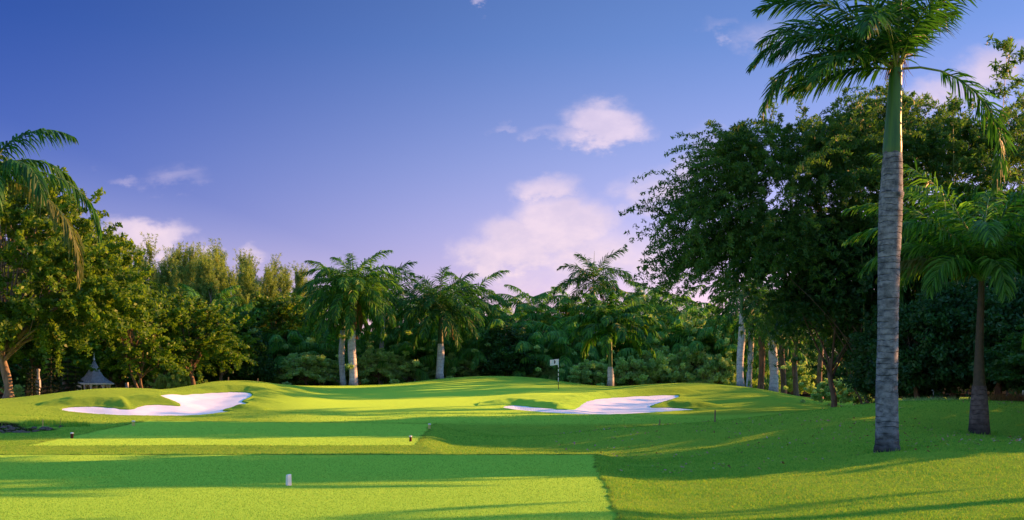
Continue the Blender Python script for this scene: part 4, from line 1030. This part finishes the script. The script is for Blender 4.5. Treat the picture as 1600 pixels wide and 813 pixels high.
# ---------------------------------------------------------------- grass blades and litter
def blade_mat():
    m, t, b = new_mat('grass blade'); tone = t.attr('tone')
    c0 = t.mix(t.rng(tone, .1, .9, 0, 1, False), (.055, .285, .042, 1), (.260, .500, .050, 1))
    c0 = t.mix(t.rng(tone, .93, 1., 0, .8), c0, (.42, .32, .09, 1))
    t.put(b.inputs['Base Color'], c0); b.inputs['Roughness'].default_value = .7; b.inputs['Specular IOR Level'].default_value = .15
    tr = t.new('ShaderNodeBsdfTranslucent'); t.put(tr.inputs[0], t.mix(1., c0, (1.5, 1.3, .6, 1), 'MULTIPLY'))
    mx = t.new('ShaderNodeMixShader'); mx.inputs[0].default_value = .4
    t.l.new(b.outputs[0], mx.inputs[1]); t.l.new(tr.outputs[0], mx.inputs[2]); t.l.new(mx.outputs[0], m.node_tree.nodes['Material Output'].inputs[0])
    return m
M['blade'] = blade_mat()
def blades(name, N, y0, y1, u0, u1, hs, hr, seed, keep=None):
    g = np.random.RandomState(seed)
    q = g.rand(N); y = 1 / (1 / y0 + q * (1 / y1 - 1 / y0)); x = (u0 + (u1 - u0) * g.rand(N)) * y
    zn = np.maximum(smooth(-.04, .04, sd_tee1(x, y)), smooth(-.04, .04, sd_tee2(x, y)))
    if keep is not None: k = keep(x, y, zn, g); x, y, zn = x[k], y[k], zn[k]
    n = len(x); z = H(x, y)
    hh = (hs * zn + hr * (1 - zn) * (.5 + 1.1 * fbm(x * 1.5, y * 1.5, 2))) * (.5 + g.rand(n))
    a = g.rand(n) * 2 * np.pi; wd = .0042 * (y / 16) * (.6 + .8 * g.rand(n))
    d = np.stack([np.cos(a), np.sin(a), 0 * a], -1) * wd[:, None]
    ln = g.randn(n, 2) * .45 * hh[:, None]
    P = np.stack([x, y, z - .004], -1)
    V = np.stack([P - d, P + d, P + np.stack([ln[:, 0], ln[:, 1], hh], -1)], 1).reshape(-1, 3)
    o = link(name, quadmesh(name, V, np.arange(3 * n).reshape(-1, 3), g.rand(n), [M['blade']]))
    o['kind'] = 'stuff'; tagit(o, 'short green grass blades covering the near tee and the slopes', 'grass')
blades('grass', 520000, 13.5, 60, -.49, .49, .014, .032, 4)

def litter():
    g = np.random.RandomState(12); n = 1500
    y = g.uniform(24, 44, n); x = X(g.uniform(860, 1600, n), y)
    k = fbm(x * .35, y * .35, 2) > .36; x, y = x[k], y[k]; n = len(x)
    z = H(x, y) + .035; s = .022 + .03 * g.rand(n)
    a = g.rand(n) * 6.28; P = np.stack([x, y, z], -1)
    d = np.stack([np.cos(a), np.sin(a), g.randn(n) * .4], -1) * s[:, None]; e = np.stack([-np.sin(a), np.cos(a), g.randn(n) * .4], -1) * (s * .55)[:, None]
    V = np.stack([P - d, P - e, P + d, P + e], 1).reshape(-1, 3)
    m, t, b = new_mat('fallen leaves'); t.put(b.inputs['Base Color'], t.ramp(t.attr('tone'), [(0, (.30, .16, .06)), (.5, (.42, .30, .14)), (.8, (.40, .10, .22)), (1, (.5, .42, .3))]))
    o = link('fallen_leaves', quadmesh('fallen_leaves', V, np.arange(4 * n).reshape(-1, 4), g.rand(n), [m])); o['kind'] = 'stuff'
    tagit(o, 'small fallen leaves and petals scattered over the shaded right slope', 'leaves')
litter()
def tall_grass(name, px0, px1, Y0, Y1, n, h, seed, mat, label):
    g = np.random.RandomState(seed); y = g.uniform(Y0, Y1, n); x = X(px0 + (px1 - px0) * g.rand(n), y)
    k = fbm(x * 1.3, y * 1.3, 2) > .30; x, y = x[k], y[k]; n = len(x); z = H(x, y) - .01
    hh = h * (.4 + .9 * g.rand(n)); a = g.rand(n) * 6.28; w_ = .012
    d = np.stack([np.cos(a), np.sin(a), 0 * a], -1) * w_; P = np.stack([x, y, z], -1)
    T = np.stack([g.randn(n) * .35 * hh, g.randn(n) * .35 * hh, hh], -1)
    V = np.stack([P - d, P + d, P + T], 1).reshape(-1, 3)
    o = link(name, quadmesh(name, V, np.arange(3 * n).reshape(-1, 3), g.rand(n), [M[mat]])); o['kind'] = 'stuff'; tagit(o, label, 'grass')
tall_grass('dry_grass', 1545, 1680, 41.5, 44.5, 5000, .30, 1, 'oldleaf', 'straw coloured dry grass along the foot of the dark shrubs at the right')
tall_grass('tall_grass', 30, 140, 46.8, 48.8, 2600, .16, 2, 'blade', 'ragged tall grass behind the dark bed on the left')
tall_grass('tall_grass', 1400, 1560, 42.5, 44.5, 2600, .22, 3, 'shrub', 'ragged grass at the foot of the dark shrubs')
tall_grass('tall_grass', 1350, 1425, 24.6, 25.5, 260, .09, 5, 'blade', 'longer grass around the foot of the foreground palm')
tall_grass('tall_grass', 1500, 1560, 31.6, 32.5, 260, .10, 6, 'blade', 'longer grass around the foot of the young royal palm')
# rocks and rubble in the dark bed
g = random.Random(5)
RK = []
for k in range(3):
    V, Q = lathe([(.02, -.5), (.75, -.3), (1., 0), (.8, .35), (.35, .55), (.02, .6)], 9); gg = np.random.RandomState(k); V = V * (1 + .16 * gg.randn(len(V), 1))
    RK.append(quadmesh('rock', V, Q, None, [plain_mat('rock grey', (.20, .16, .13), (.10, .07, .06), .9, 6., .2, .05)], None, False))
for i in range(34):
    x = X(g.uniform(-20, 75), 45.5) ; y = 45.5 + g.uniform(-1.7, 1.7); s = g.uniform(.05, .15)
    o = link('rock', RK[i % 3], None, (x, y, gz(x, y) + s * .1), (0, 0, g.uniform(0, 6)), (s * g.uniform(1, 1.6), s, s * .8))
    tagit(o, 'small brown rock lying in the dark bed at the left edge', 'rock', 'small rocks in the dark bed')
